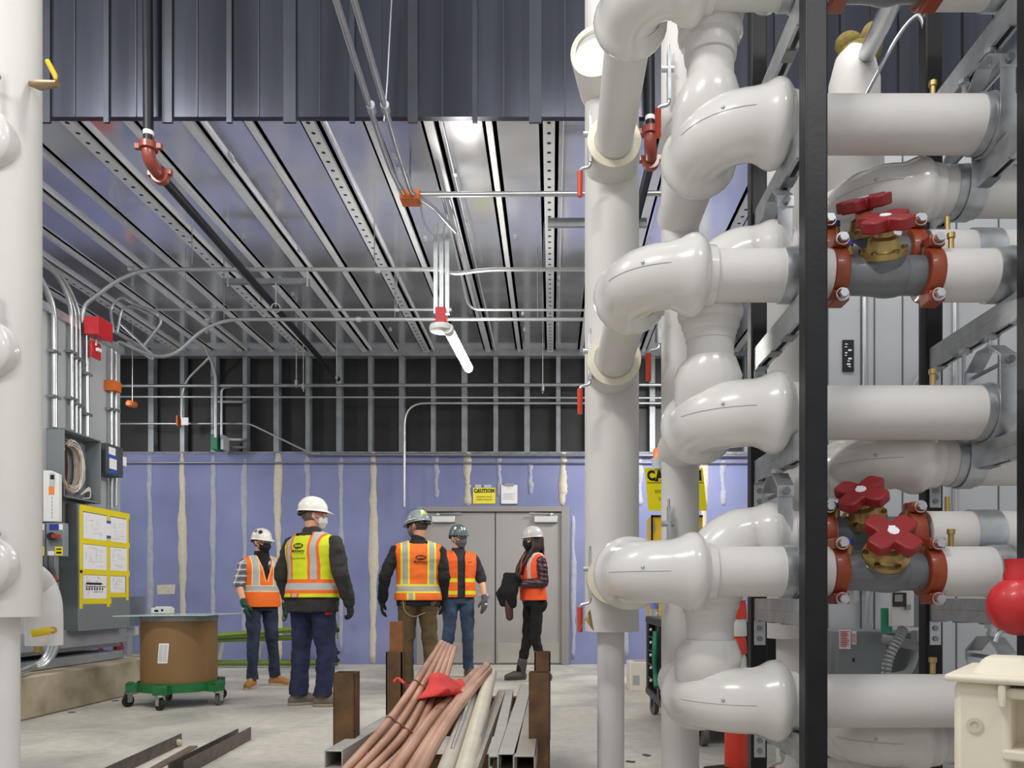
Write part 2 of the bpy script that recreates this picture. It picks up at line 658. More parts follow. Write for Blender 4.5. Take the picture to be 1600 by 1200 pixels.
PUNCH = holes_material()
JX = [-.02 - .4345 * k for k in range(-9, 19)]
for k, x in zip(range(-9, 19), JX):
    b = MB()
    typ = k % 4
    L = DB + .02 - DF
    if typ == 0:
        w = .088
    elif typ == 2:
        w = .07
    else:
        w = .046
    dp = .036
    # joist local origin at its near end so that the punched holes follow the joist
    b.prism([(-w / 2, 0), (-w / 2, -dp), (w / 2, -dp), (w / 2, 0), (w / 2 + .03, 0), (w / 2 + .03, .012), (-w / 2 - .03, .012), (-w / 2 - .03, 0)], (0, 0, 0), (1, 0, 0), (0, 0, 1), (0, L, 0))
    if typ in (0, 2):
        b.bb((w / 2 + .06, 0, -.03), (w / 2 + .066, L, 0))
    o = b.build('ceiling_joist', PUNCH if typ == 0 else DECKR, smooth=False)
    o.location = (x, DF, ZC)
    tag(o, ['wide galvanised deck rib punched with a row of holes', 'narrow bright galvanised deck rib', 'wide plain galvanised deck rib', 'narrow bright galvanised deck rib'][typ],
        'ceiling rib', ['punched deck ribs', 'narrow deck ribs', 'plain wide deck ribs', 'narrow deck ribs'][typ], 'structure')
    # matching vertical rib of the fascia, with its end tab
    b = MB()
    fw = w * (1.0 if typ in (1, 3) else 1.25)
    off = 0
    b.bb((x - .085 - fw / 2, DF - .05, ZC - .1), (x - .085 + fw / 2 * .6, DF - .03, 8))
    b.bb((x + .11, DF - .036, ZC - .05), (x + .118, DF - .03, 8))
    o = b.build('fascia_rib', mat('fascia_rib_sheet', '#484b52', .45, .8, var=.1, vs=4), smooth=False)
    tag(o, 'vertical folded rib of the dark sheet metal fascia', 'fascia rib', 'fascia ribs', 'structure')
tag(MB().bb((XF, DB - .02, ZC - .09), (XT, DB + .12, ZC)).build('trim_2', STUD), 'steel track along the top of the far wall', 'trim', kind='structure')

# little screws and clips on the deck ribs
for k in range(26):
    x = random.choice(JX[9:18]) + .1
    y = random.uniform(5.8, 10.2)
    o = MB().box((x, y, ZC - .012), (.03, .045, .024)).build('deck_clip', GALV)
    tag(o, 'small bright clip screwed to the metal deck ceiling', 'clip', 'deck clips')

# ------------------------------------------------------------------ enclosure at left with its kerb
EX = -4.35
b = MB().bb((XF + .2, 2.4, .46), (EX, 7.75, 3.47))
o = b.build('enclosure', LIGHTGREY, bevel=.01)
tag(o, 'big light grey sheet metal enclosure along the left side', 'equipment enclosure', kind='structure')
for d in (5.0, 5.75, 6.5, 7.2):
    MB().bb((EX - .002, d - .008, .62), (EX + .006, d + .008, 3.45)).build('seam', GALVD, o)
MB().bb((EX, 2.4, 3.4), (EX + .04, 7.75, 3.47)).build('top_rail', GALV, o)
b = MB().bb((XF + .2, 2.4, .34), (EX + .05, 7.72, .42)).bb((EX - .02, 2.4, .5), (EX + .07, 7.74, .66))
o2 = b.build('base_rail', mat('rail_grey', '#9fa4aa', .45, .3), o, bevel=.006)
o = MB().bb((XF + .2, 2.0, 0), (-4.08, 8.25, .335)).build('kerb', CONCRETE, bevel=.015)
tag(o, 'rough stained concrete kerb under the grey enclosure', 'kerb', kind='structure')
# wall stub beyond enclosure is not seen

# ------------------------------------------------------------------ double door
DG = mat('door_grey', '#a09d9b', .5, var=.02, vs=2)
DFR = mat('door_frame_grey', '#8f8c89', .5, var=.02)
KICK = mat('stainless_kick_plate', '#cfccc6', .34, .8, var=.03, vs=3)
yd = DB - .02


def px2(px, py, d=DB - .02):
    return P(px, py, d)


b = MB()
zt = px2(0, 792).z
for a, c in ((652, 663), (877, 889)):
    b.bb((px2(a, 0).x, yd - .07, 0), (px2(c, 0).x, DB + .06, zt))
b.bb((px2(663, 0).x, yd - .068, px2(0, 800).z), (px2(877, 0).x, DB + .06, zt - .001))
o = b.build('trim_3', DFR, bevel=.006)
tag(o, 'grey steel frame around the double door', 'door frame', kind='structure')
MB().bb((px2(772, 0).x, yd - .012, .01), (px2(776, 0).x, yd + .02, px2(0, 801).z)).build('gap_shade_strip', DARKBOX, o)  # added dark strip standing for the shaded gap between the leaves
for n, (a, c, cx, hx) in enumerate(((663, 773, 694, 757), (775, 877, 853, None))):
    r = thing('door_%d' % (n + 1), 'left leaf of the grey double door, with lever handle' if n == 0 else 'right leaf of the grey double door behind the woman', 'door', (px2((a + c) / 2, 0).x, yd, 0), kind='structure')
    MB().bb((px2(a, 0).x + .001, yd - .02, .012), (px2(c, 0).x - .001, yd + .025, px2(0, 801).z)).build('leaf', DG, r, bevel=.003)
    MB().bb((px2(a, 0).x + .03, yd - .024, .03), (px2(c, 0).x - .03, yd - .02, px2(0, 1004).z)).build('kick_plate', KICK, r)
    q = MB().bb((px2(cx - 18, 0).x, yd - .085, px2(0, 817).z), (px2(cx + 18, 0).x, yd - .02, px2(0, 807).z)).build('door_closer', mat('closer_silver', '#c4c4c2', .35, .6), r, bevel=.006)
    MB().tube([px2(cx - 12 if n == 0 else cx + 12, 803, yd - .06), px2(cx + 26 if n == 0 else cx - 26, 802, yd - .09)], .012, 8).ell(px2(cx - 10 if n == 0 else cx + 8, 804, yd - .06), (.03, .03, .03)).build('closer_arm', GALV, q)
    if hx:
        MB().tube(bend([(px2(763, 0).x, yd - .02, px2(0, 930).z), (px2(763, 0).x, yd - .075, px2(0, 930).z), (px2(748, 0).x, yd - .075, px2(0, 930).z)], .02), .011, 8).cyl((px2(763, 0).x, yd - .02, px2(0, 930).z), (px2(763, 0).x, yd - .035, px2(0, 930).z), .032).build('lever_handle', GALV, r)

# caution sign and clipboard over the door
UX, UZ = Vector((1, 0, 0)), Vector((0, 0, 1))


def slab_caution(mb, o, u, v, width, h):
    """CAUTION in heavy slab lettering"""
    put_text(mb, 'CAUTION', h * 1.32, o, u, v, bold=h * .07, spacing=1.12, width=width)
    o, u, v = Vector(o), Vector(u), Vector(v)
    n = u.cross(v)
    k = width / 7
    cs = [-3.02, -2.02, -1.0, -.05, .75, 1.72, 2.93]
    for c, sers in ((1, ((-.36, -.5), (.36, -.5))), (2, ((-.34, .5), (.34, .5))), (3, ((0, -.5),)), (4, ((0, -.5), (0, .5))), (6, ((-.38, .5), (.38, .5), (-.38, -.5)))):
        for a, e in sers:
            q = o + u * ((cs[c] + a) * k) + v * (e * h * .93)
            mb.add([q - u * k * .24 - v * h * .07, q + u * k * .24 - v * h * .07, q + u * k * .24 + v * h * .07, q - u * k * .24 + v * h * .07], [(0, 1, 2, 3)])


ys = DB - .012
r = thing('caution_sign', 'small yellow CAUTION sign taped over the double door', 'sign', px2(756, 774, ys))
MB().bb(px2(739, 787, ys), px2(774, 762, ys + .006)).build('board', SIGNY, r)
b = MB(); slab_caution(b, px2(756.5, 767, ys - .003), UX, UZ, .29, .052); b.build('heading', INK, r, smooth=False)
b = MB()
put_text(b, 'HYDRONIC SYSTEM', .028, px2(756.5, 776.5, ys - .003), UX, UZ, width=.22)
put_text(b, 'UNDER PRESSURE', .028, px2(756.5, 780.7, ys - .003), UX, UZ, width=.22)
b.build('small_lettering', INK, r, smooth=False)
b = MB()
for a, c in ((742, 752), (756, 768)):
    b.bb(px2(a, 762, ys - .004), px2(c, 757.5, ys))
b.build('tape_strip', mat('clear_tape', '#b9bdd2', .4), r)
r = thing('clipboard', 'white form on a clipboard hung over the double door, right of the yellow sign', 'clipboard', px2(795, 772, ys))
MB().bb(px2(782.5, 788.5, ys), px2(808.5, 757, ys + .008)).build('board', DARKBOX, r)
MB().bb(px2(783, 787, ys - .003), px2(808.5, 757.5, ys - .001)).build('form', PAPER, r)
b = MB()
put_text(b, 'PERMIT', .02, px2(796, 762.5, ys - .004), UX, UZ)
for k in range(7):
    b.bb(px2(786, 771 + k * 1.5, ys - .0045), px2(806 - (k * 5) % 7, 771.45 + k * 1.5, ys - .004))
b.build('form_lines', INKGREY, r, smooth=False)
MB().bb(px2(788, 759, ys - .02), px2(803, 755, ys)).build('clip', GALVD, r, bevel=.003)
# ------------------------------------------------------------------ pipework at right
def V(x, d, zr):
    return Vector((x, d, H + zr))


def elbow_shape(mb, pa, pc, pb, R, rp, fat=1.26, bul=1.58, seg=32, tail=.12):
    """glossy moulded elbow cover: tail, bulge, fat bend, bulge, tail. pc is the corner"""
    pa, pc, pb = Vector(pa), Vector(pc), Vector(pb)
    u, w = (pa - pc).normalized(), (pb - pc).normalized()
    pts, rs, line = [], [], []

    def seg_line(sign, base, dirv):
        # from tail end towards the bend
        prof = [(tail, 1.10), (tail * .84, 1.14), (tail * .80, 1.17), (tail * .72, bul * .86), (tail * .60, bul * .965), (tail * .47, bul), (tail * .34, bul * .985), (tail * .2, bul * .93), (tail * .06, bul * .86), (-.012, bul * .82)]
        return [(base + dirv * a, r * rp) for a, r in prof]
    A = seg_line(1, pc + u * R, u)
    B = seg_line(1, pc + w * R, w)
    for p, r in A:
        pts.append(p); rs.append(r)
    n = 12
    cen = pc + (u + w) * R
    for i in range(1, n):
        t = i / n * math.pi / 2
        p = cen - w * (R * math.cos(t)) - u * (R * math.sin(t))
        f = i / n
        dip = math.sin(f * math.pi)
        r = rp * (bul * .81 * (1 - dip ** .6) + fat * dip ** .6)
        pts.append(p); rs.append(r)
        line.append(p + (p - cen).normalized() * (r + .0006))
    for p, r in reversed(B):
        pts.append(p); rs.append(r)
    mb.tube(pts, rs, seg)
    # moulded lip rings
    for base, dirv in ((pc + u * R, u), (pc + w * R, w)):
        mb.cyl(base + dirv * (tail * .82), base + dirv * (tail * 1.02), rp * 1.16, rp * 1.12, seg)
    return line


def bent_run(label, x, d, z, r, y_end, x_end, R, group, fat=1.3, bul=1.5, plugs=(), shields=(), gaps=(), cat='pipe'):
    """horizontal insulated branch along X whose elbow turns back towards its header"""
    t = thing('insulated_pipe', label, cat, V(x, d, z), group)
    xs = x + R + .06
    b = MB()
    cuts = [xs] + [g for gp in gaps for g in gp] + [x_end]
    for i in range(0, len(cuts), 2):
        MB().cyl(V(cuts[i], d, z), V(cuts[i + 1], d, z), r, seg=32).build('jacket', JACKET, t)
    for g in gaps:
        for e in g:
            sg = -1 if e == g[0] else 1
            MB().ring(V(e - sg * .001, d, z), V(e + sg * .012 * -1, d, z), r * .985, r * .6, 28).build('foam_edge', FOAM, t)
    if y_end > d + R:
        MB().cyl(V(x, d + R + .05, z), V(x, y_end, z), r, seg=28).build('jacket', JACKET, t)
    e = MB()
    q = elbow_shape(e, V(x, d + 1, z), V(x, d, z), V(x + 1, d, z), R, r, fat, bul)
    el = e.build('elbow_cover', PVC, t, angle=55)
    # seam along the elbow and its rivet
    q = q[2:]
    MB().tube(q, .0016, 6).build('cover_seam', mat('seam_line_grey', '#c9c7c2', .4), el)  # seam line in a slightly darker grey than the cover
    MB().ell(q[5] + Vector((0, 0, .012)), (.006, .006, .006), None, 8, 6).build('rivet', GALV, el)
    for p in plugs:
        MB().cyl(V(p, d, z + r * .9), V(p, d, z + r + .045), .009, seg=10).cyl(V(p, d, z + r + .04), V(p, d, z + r + .056), .013, seg=10).build('test_plug', BRASS, t)
    for a, c2 in shields:
        MB().ring(V(a, d, z), V(c2, d, z), r + .005, r - .004, 32).ring(V(a + (c2 - a) * .4, d, z), V(a + (c2 - a) * .46, d, z), r + .009, r, 32).build('metal_shield', GALV, t)
    return t


DA, DBr, DC, DD = 2.50, 2.56, 2.64, 2.71
ZA, ZB, ZCc, ZD = [2.0, 1.04, .077], [1.567, .608, -.352], [1.169, .209], [1.42, .47, -.508]
ordn = ['highest', 'middle', 'lowest']
GP = 'insulated white pipes in the rack'
VG = (.905, 1.245)       # gap of the balancing valves along x
for i, z in enumerate(ZA):
    bent_run(['white insulated pipe cut off by the top picture edge, glossy elbow in front',
              'white insulated pipe carrying the upper front red-handled valve, with glossy elbow',
              'white insulated pipe carrying the lower front red-handled valve, with glossy elbow'][i],
             .275, DA, z, .082, 3.60, 2.4, .13, GP, 1.26, 1.58, plugs=(1.30,) if i else (), shields=((.745, .85), (1.42, 1.56)), gaps=(VG,))
for i, z in enumerate(ZB):
    bent_run(['highest thick white pipe right of the black post, with big glossy elbow leaning over',
              'thick white pipe at mid height, its big elbow showing a dark seam line',
              'lowest thick white pipe beside the cream box, elbow over the orange channelizer'][i],
             .53, DBr, z, .089, 3.2, 2.4, .16, GP, 1.24, 1.54, plugs=(1.27,), shields=((.76, .85), (1.41, 1.50)))
for i, z in enumerate(ZD):
    bent_run(['white pipe in the rear row just above the upper red handles, elbow turning back',
              'white pipe in the rear row just above the lower red handles, elbow turning back',
              'white pipe in the rear row below the lowest thick pipe, elbow turning back'][i],
             1.10, DD, z, .083, 3.43, 2.4, .13, GP, 1.18, 1.38, shields=((1.40, 1.50),))
for i, z in enumerate(ZCc):
    t = thing('insulated_pipe', ['white pipe of the rear row carrying the upper rear valve, elbow turning down', 'white pipe of the rear row carrying the lower rear valve, elbow turning down'][i], 'pipe', V(.525, DC, z), GP)
    x, R, r = .545, .15, .08
    b = MB()
    for a, c in ((x + R + .05, VG[0] + .05), (VG[1] + .03, 2.4)):
        MB().cyl(V(a, DC, z), V(c, DC, z), r, seg=28).build('jacket', JACKET, t)
    MB().cyl(V(x, DC, z - R - .06), V(x, DC, ZB[i + 1] + .11), r, seg=28).build('jacket', JACKET, t)
    e = MB(); elbow_shape(e, V(x, DC, z - 1), V(x, DC, z), V(x + 1, DC, z), R, r, 1.22, 1.4)
    e.build('elbow_cover', PVC, t, angle=55)
    MB().tube([V(x, DC, z - R - .05), V(x, DC, z - R - .1), V(x, DC, z - R - .12), V(x, DC, z - R - .15)], [r * 1.28, r * 1.22, r * 1.08, r * 1.04], 28).build('end_collar', JACKET, t)
    # lower bulb where the riser joins the leg behind the big elbow
    zz = ZB[i + 1] + .1
    MB().tube([V(x, DC, zz + .10), V(x, DC, zz + .06), V(x - .01, DC + .02, zz + .02), V(x - .02, DC + .06, zz - .04)], [r * 1.1, r * 1.38, r * 1.42, r * 1.2], 28).build('lower_elbow_cover', PVC, t, angle=60)
    MB().ring(V(1.43, DC, z), V(1.52, DC, z), r + .006, r - .004, 28).build('metal_shield', GALV, t)
    MB().cyl(V(1.36, DC, z + r * .9), V(1.36, DC, z + r + .05), .009, seg=10).build('test_plug', BRASS, t)
# the riser at the very top (its horizontal part is above the picture)
t = thing('insulated_pipe', 'white riser with flared paper collar at the top, right of the largest upright pipe', 'pipe', V(.545, DC, 1.7), GP)
MB().cyl(V(.545, DC, 1.68), V(.545, DC, 2.02), .08, seg=28).build('jacket', JACKET, t)
e = MB(); elbow_shape(e, V(.545, DC, 0), V(.545, DC, 2.13), V(2, DC, 2.13), .15, .08, 1.22, 1.4); e.build('elbow_cover', PVC, t, angle=55)
MB().cyl(V(.74, DC, 2.13), V(2.4, DC, 2.13), .08, seg=28).build('jacket', JACKET, t)
MB().tube([V(.545, DC, 1.99), V(.545, DC, 1.9), V(.545, DC, 1.88), V(.545, DC, 1.84)], [.115, .1, .092, .088], 28).build('end_collar', JACKET, t)
MB().tube([V(.545, DC, 1.76), V(.545, DC, 1.71), V(.53, DC + .03, 1.66), V(.515, DC + .08, 1.6)], [.088, .11, .114, .095], 28).build('lower_elbow_cover', PVC, t, angle=60)


# upright headers
def lever(parent, p, flip=1):
    p = Vector(p)
    q = MB().bb(p + Vector((-.006, -.02, -.1)), p + Vector((.006, .02, .1))).cyl(p + Vector((-.03, 0, .03)), p + Vector((.02, 0, .03)), .012, seg=10).cyl(p + Vector((0, 0, .08)), p + Vector((0, 0, .13)), .005, seg=8)
    q.tube(bend([p + Vector((0, -.01, -.08)), p + Vector((0, -.01, -.12)), p + Vector((-.045, -.01, -.13)), p + Vector((-.045, -.01, -.16))], .015), .007, 8)
    br = q.build('valve_lever', GALV, parent)
    MB().tube([p + Vector((-.045, -.01, -.14)), p + Vector((-.045, -.01, -.25))], [.013, .011], 10).build('lever_grip', GRIP, br, label='orange red rubber grip')


h1x, h1d = .285, 3.64
t = thing('header_pipe', 'largest white upright pipe left of the rack, narrower near the floor', 'pipe', (h1x, h1d, 0))
MB().cyl((h1x, h1d, .80), (h1x, h1d, 5.4), .128, seg=40).build('jacket', JACKETV, t)
MB().cyl((h1x - .005, h1d, 0), (h1x - .005, h1d, .81), .064, seg=32).build('bare_riser', JACKET, t)
for z in ZA:
    MB().cyl(V(h1x - .01, 3.38, z), V(h1x - .005, h1d, z), .119, seg=36).build('branch_collar', JACKETV, t)
    MB().ring(V(h1x - .01, 3.375, z), V(h1x - .01, 3.39, z), .118, .088, 32).build('foam_edge', FOAM, t)
    lever(t, V(h1x - .115, 3.40, z + .01))
MB().cyl(V(.20, 3.42, 2.42), V(.25, h1d, 2.40), .118, seg=32).build('branch_collar', JACKETV, t)
MB().ring(V(.199, 3.415, 2.42), V(.2, 3.42, 2.42), .117, .095, 32).build('foam_edge', FOAM, t)
b = MB(); b.add([P(905, 985, 3.36), P(922, 952, 3.4), P(928, 985, 3.36), P(914, 966, 3.3)], [(0, 1, 3), (3, 1, 2)])
so = b.build('torn_tape', mat('yellowed_tape', '#c9b76a', .5), t)
so.modifiers.new('s', 'SOLIDIFY').thickness = .004

h2x, h2d = .535, 3.2
t = thing('header_pipe', 'slimmer white upright pipe passing in front of the big yellow CAUTION sign', 'pipe', (h2x, h2d, 0))
MB().cyl((h2x, h2d, 0), (h2x, h2d, 5.4), .078, seg=36).build('jacket', JACKETV, t)
for px, py in ((1030, 500), (1045, 120), (1045, 830)):
    lever(t, P(px, py, 3.1))
h4x, h4d = 1.08, 3.43
t = thing('header_pipe', 'wide white upright pipe standing behind the front black post', 'pipe', (h4x, h4d, 0))
MB().cyl((h4x, h4d, .78), (h4x, h4d, H + 2.16), .13, seg=40).build('jacket', JACKETV, t)
MB().cyl((h4x, h4d, 0), (h4x, h4d, .79), .075, seg=30).build('bare_riser', JACKET, t)
e = MB(); e.tube([V(1.30, 3.3, 1.95), V(1.30, 3.3, 2.2), V(1.30, 3.3, 2.3), V(1.30, 3.32, 2.36)], [.105, .105, .08, .03], 30)
e.build('domed_end', JACKETV, t)
MB().cyl(V(1.30, 3.3, 1.5), V(1.30, 3.3, 1.96), .12, seg=32).build('branch_collar', JACKETV, t)
MB().ell(V(1.34, 3.36, 2.36), (.085, .07, .06)).ell(V(1.40, 3.37, 2.42), (.05, .06, .09)).ell(V(1.30, 3.36, 2.41), (.06, .05, .05)).build('foam_lump', mat('spray_foam', '#7f7038', .9, var=.3, vs=25, bump=.4, bs=60), t)
lever(t, P(1222, 1145, 3.2))
# left foreground header
h3d = 3.6
h3x = (13 - VX) / (F / h3d)
t = thing('header_pipe', 'white upright pipe at the left edge of the picture with brass valve', 'pipe', (h3x, h3d, 0))
MB().cyl((h3x, h3d, H - .10), (h3x, h3d, 5.4), .134, seg=40).build('jacket', JACKETV, t)
MB().cyl((h3x - .02, h3d, 0), (h3x - .02, h3d, H - .09), .064, seg=30).build('bare_riser', JACKET, t)
for py in (165, 517, 880):
    e = MB()
    z = (930 - py) / 372
    x0 = h3x - .02
    e.tube([V(x0, 3.5, z), V(x0, 3.44, z), V(x0, 3.43, z), V(x0, 3.41, z), V(x0, 3.40, z), V(x0, 3.22, z), V(x0 - .04, 3.12, z), V(x0 - .14, 3.05, z), V(x0 - 2.2, 3.03, z)], [.14, .145, .14, .12, .08, .08, .08, .08, .08], 28)
    e.build('elbow_cover', PVC, t, angle=60)
    lever(t, P(-8, py - 35, 3.4))
q = MB().tube([P(48, 131, 3.55), P(62, 133, 3.5), P(75, 132, 3.48), P(90, 131, 3.46)], [.012, .022, .018, .014], 12).build('hose_valve', mat('tarnished_brass', '#8f7a5c', .5, .7, var=.2), t)
MB().tube([P(87, 125, 3.46), P(86, 118, 3.46), P(74, 95, 3.46)], [.006, .012, .011], 8).build('valve_handle', mat('handle_yellow', '#e2c51a', .4), q, label='yellow lever handle')
# drain bend with the long yellow lever
t = thing('drain_pipe', 'white insulated bend with yellow ball valve lever beside the left upright pipe', 'pipe', P(62, 1005, 3.9))
pts = [P(20, 895, 3.65), P(52, 908, 3.95), P(66, 935, 4.0), P(69, 965, 4.0), P(69, 1008, 4.0)]
MB().tube(smooth_path(pts, 6), [.085 for _ in range(25)], 28).build('jacket', JACKET, t)
q = MB().cyl(P(83, 985, 3.91), P(83, 985, 3.85), .018, seg=14).build('valve_stem', BRASS, t)
MB().tube([P(84, 984, 3.84), P(75, 986, 3.83)], [.009, .012], 10).tube([P(76, 986, 3.83), P(50, 990, 3.8)], [.02, .019], 12).build('valve_handle', mat('handle_yellow', '#e2c51a', .4), q, label='yellow vinyl lever')
MB().cyl(P(60, 1008, 3.95), P(60, 1019, 3.95), .02, seg=14).build('drain_outlet', BRASS, t)


# balancing valves
def valve(label, x, d, z, axis, rear=False):
    t = thing('balancing_valve', label, 'valve', V(x, d, z), 'red-handled balancing valves')
    a = Vector(axis).normalized()
    b = MB()
    b.lathe([(.05, -.14), (.062, -.138), (.062, -.06), (.067, 0), (.062, .07), (.062, .138), (.05, .14)], V(x, d, z), (1, 0, 0), 32)
    b.tube([V(x - .05, d, z) - a * .02, V(x + .0, d, z) + a * .045, V(x + .0, d, z) + a * .062], [.05, .07, .074], 28)
    b.ell(V(x + .02, d, z), (.1, .072, .07), None, 24, 14)
    b.build('valve_body', GREYIRON, t, angle=50)
    o0 = V(x, d, z)
    bn = MB().lathe([(.072, .063), (.072, .08), (.056, .082), (.05, .088), (.046, .115), (.03, .122), (.026, .14), (.02, .17)], o0, a, 28).build('bonnet', BRASS, t)
    u = a.cross(Vector((1, 0, 0))).normalized()
    w = a.cross(u)
    for k in range(6):
        g = k * math.pi / 3 + .3
        q = o0 + (u * math.cos(g) + w * math.sin(g)) * .064
        MB().cyl(q + a * .076, q + a * .088, .009, seg=6).build('bonnet_bolt', mat('bolt_brass', '#8f7a45', .35, 1), bn)
    poly = []
    for k in range(64):
        g = 2 * math.pi * k / 64
        c4 = abs(math.cos(2 * g))
        r = min(.046 + .055 * c4 ** 1.15, .0335 / max(.001, abs(math.sin(((g + math.pi / 4) % (math.pi / 2)) - math.pi / 4))), .09 / math.cos(((g + math.pi / 4) % (math.pi / 2)) - math.pi / 4))
        r = max(r, .046)
        poly.append((r * math.cos(g), r * math.sin(g)))
    hw = MB().prism(poly, o0 + a * .145, u * .8 + w * .6, w * .8 - u * .6, a * .036).cyl(o0 + a * .135, o0 + a * .145, .03, seg=20).build('handwheel', REDPL, t, bevel=.007)
    MB().cyl(o0 + a * .1815, o0 + a * .1835, .018, seg=8).box(o0 + a * .1825 + u * .012, (.02, .02, .001), a.to_track_quat('Z', 'Y').to_matrix()).build('cap_label', PAPER, hw)
    for sg in (-1, 1):
        xx = x + sg * .152
        cp = MB().lathe([(.07, -.026), (.083, -.024), (.086, -.012), (.086, .012), (.083, .024), (.07, .026)], V(xx, d, z), (1, 0, 0), 30)
        for vz in (-1, 1):
            cp.box(V(xx, d - .03, z + vz * .088), (.05, .07, .035))
            cp.ell(V(xx, d - .055, z + vz * .086), (.026, .03, .02), None, 12, 8)
        cp = cp.build('grooved_coupling', ORANGEIRON, t, bevel=.004, angle=45)
        for vz in (-1, 1):
            MB().cyl(V(xx, d - .07, z + vz * .088), V(xx, d - .09, z + vz * .088), .014, seg=6).cyl(V(xx, d - .068, z + vz * .088), V(xx, d - .074, z + vz * .088), .021, seg=14).build('coupling_bolt', GALV, cp)
    for k in (-.11, .135):
        tp = MB().cyl(V(x + k, d - .02, z + .055), V(x + k, d - .02, z + .08), .012, seg=8).cyl(V(x + k, d - .02, z + .08), V(x + k, d - .02, z + .092), .008, seg=10).build('test_port', BRASS, t)
        MB().cyl(V(x + k, d - .02, z + .088), V(x + k, d - .02, z + .105), .012, seg=12).build('port_cap', mat('cap_blue', '#2747b5', .4) if k < 0 else REDPL, tp, label='blue cap' if k < 0 else 'red cap')
    return t


VXc = 1.072
valve('grey balancing valve with red star handle on the upper front pipe', VXc, DA, ZA[1], (-.16, -.55, .78))
valve('grey balancing valve with red star handle on the lower front pipe', VXc, DA, ZA[2], (-.1, -.72, .66))
valve('grey balancing valve with red star handle behind the upper front valve', VXc + .01, DC, ZCc[0], (-.22, -.4, .82))
valve('grey balancing valve with red star handle behind the lower front valve', VXc + .01, DC, ZCc[1], (-.3, -.5, .72))
valve('grey balancing valve cut off by the top edge of the picture', VXc, DA, ZA[0], (-.16, -.55, .78))


# black posts and strut rails
def post(label, x, d, w):
    b = MB().bb((x - w / 2, d - w / 2, 0), (x + w / 2, d + w / 2, 5.4))
    o = b.build('steel_post', BLACKST, bevel=.006)
    tag(o, label, 'post', 'black posts of the pipe rack')
    return o


FX = {'left': .80, 'right': 1.475}
post('black square steel post in front of the pipes, left of the valves', .80, 2.35, .068)
post('thin black steel post behind the glossy elbows, beside the orange channelizer', .80, 2.99, .062)
post('black square steel post cut off by the right edge of the picture', 1.475, 2.35, .068)
post('black steel post behind the pipes, right of the valves', 1.475, 2.99, .066)
# base of one more upright behind the rail ends
ZR = [1.90, 1.476, .950, .516, -.012, -.444]
CSEC = [(-.0205, 0), (-.0205, -.041), (-.009, -.041), (-.009, -.034), (-.017, -.034), (-.017, -.003), (.017, -.003), (.017, -.034), (.009, -.034), (.009, -.041), (.0205, -.041), (.0205, 0)]
for side, fx in FX.items():
    for k, z in enumerate(ZR):
        nm = ['highest', 'second highest', 'third highest', 'third lowest', 'second lowest', 'lowest'][k]
        t = thing('strut_rail', '%s double strut rail between the %s pair of black posts' % (nm, side), 'strut rail', V(fx, 2.67, z), 'strut rails of the pipe rack')
        y0, y1 = 2.387, 2.957
        xo = fx
        up = [(a, -b2 - .041) for a, b2 in CSEC]
        MB().prism([(a, b2 + .0) for a, b2 in up], V(xo, y0, z), (1, 0, 0), (0, 0, 1), (0, y1 - y0, 0)).build('upper_channel', GALV, t, smooth=False)
        MB().prism([(a, b2 - .0415) for a, b2 in CSEC], V(xo, y0, z), (1, 0, 0), (0, 0, 1), (0, y1 - y0, 0)).build('lower_channel', GALV, t, smooth=False)
        for yy in (y0 + .03, y0 + .2, y1 - .2, y1 - .03):
            MB().bb(V(xo - .0205, yy - .03, z - .087), V(xo + .0205, yy + .03, z - .0825)).build('slot_bar', GALVD, t, smooth=False)
        for yy, sy in ((y0, 1), (y1, -1)):
            br = MB().bb(V(xo - .022, yy, z - .18), V(xo + .022, yy + sy * .006, z - .083)).bb(V(xo - .022, yy, z - .09), V(xo + .022, yy + sy * .05, z - .0835)).build('end_bracket', GALV, t, bevel=.002)
            for zz in (-.115, -.155):
                MB().cyl(V(xo, yy - .012, z + zz), V(xo, yy + .014, z + zz), .011, seg=6).build('bracket_bolt', GALVD, br)


def clevis(label, x, d, z, r, zrail):
    t = thing('clevis_hanger', label, 'pipe hanger', V(x, d, z), 'clevis hangers of the pipe rack')
    w, th = .048, .004
    ro, ri = r + .012, r + .008
    ang = [math.pi + math.pi * k / 16 for k in range(17)]
    top = r + .075
    poly = [(-ro, top)] + [(ro * math.cos(a), ro * math.sin(a)) for a in ang] + [(ro, top), (ri, top)] + [(ri * math.cos(a), ri * math.sin(a)) for a in reversed(ang)] + [(-ri, top)]
    MB().prism(poly, V(x - w / 2, d, z), (0, 1, 0), (0, 0, 1), (w, 0, 0)).build('strap', GALV, t, angle=30)
    k = r + .0175
    yk = [(-k, r + .04), (-k, r + .075), (-.035, r + .125), (.035, r + .125), (k, r + .075), (k, r + .04)]
    inn = [(a * .93, e - .005) for a, e in reversed(yk)]
    MB().prism(yk + inn, V(x - w / 2 - .003, d, z), (0, 1, 0), (0, 0, 1), (w + .006, 0, 0)).build('yoke', GALV, t, angle=20)
    MB().cyl(V(x, d - k - .014, z + r + .056), V(x, d + k + .014, z + r + .056), .007, seg=8).cyl(V(x, d - k - .016, z + r + .056), V(x, d - k - .004, z + r + .056), .013, seg=6).build('cross_bolt', GALVD, t)
    MB().cyl(V(x, d, z + r + .105), V(x, d, zrail - .083), .0075, seg=10).cyl(V(x, d, z + r + .127), V(x, d, z + r + .14), .014, seg=6).cyl(V(x, d, zrail - .098), V(x, d, zrail - .084), .02, seg=6).build('rod', GALV, t)
    return t


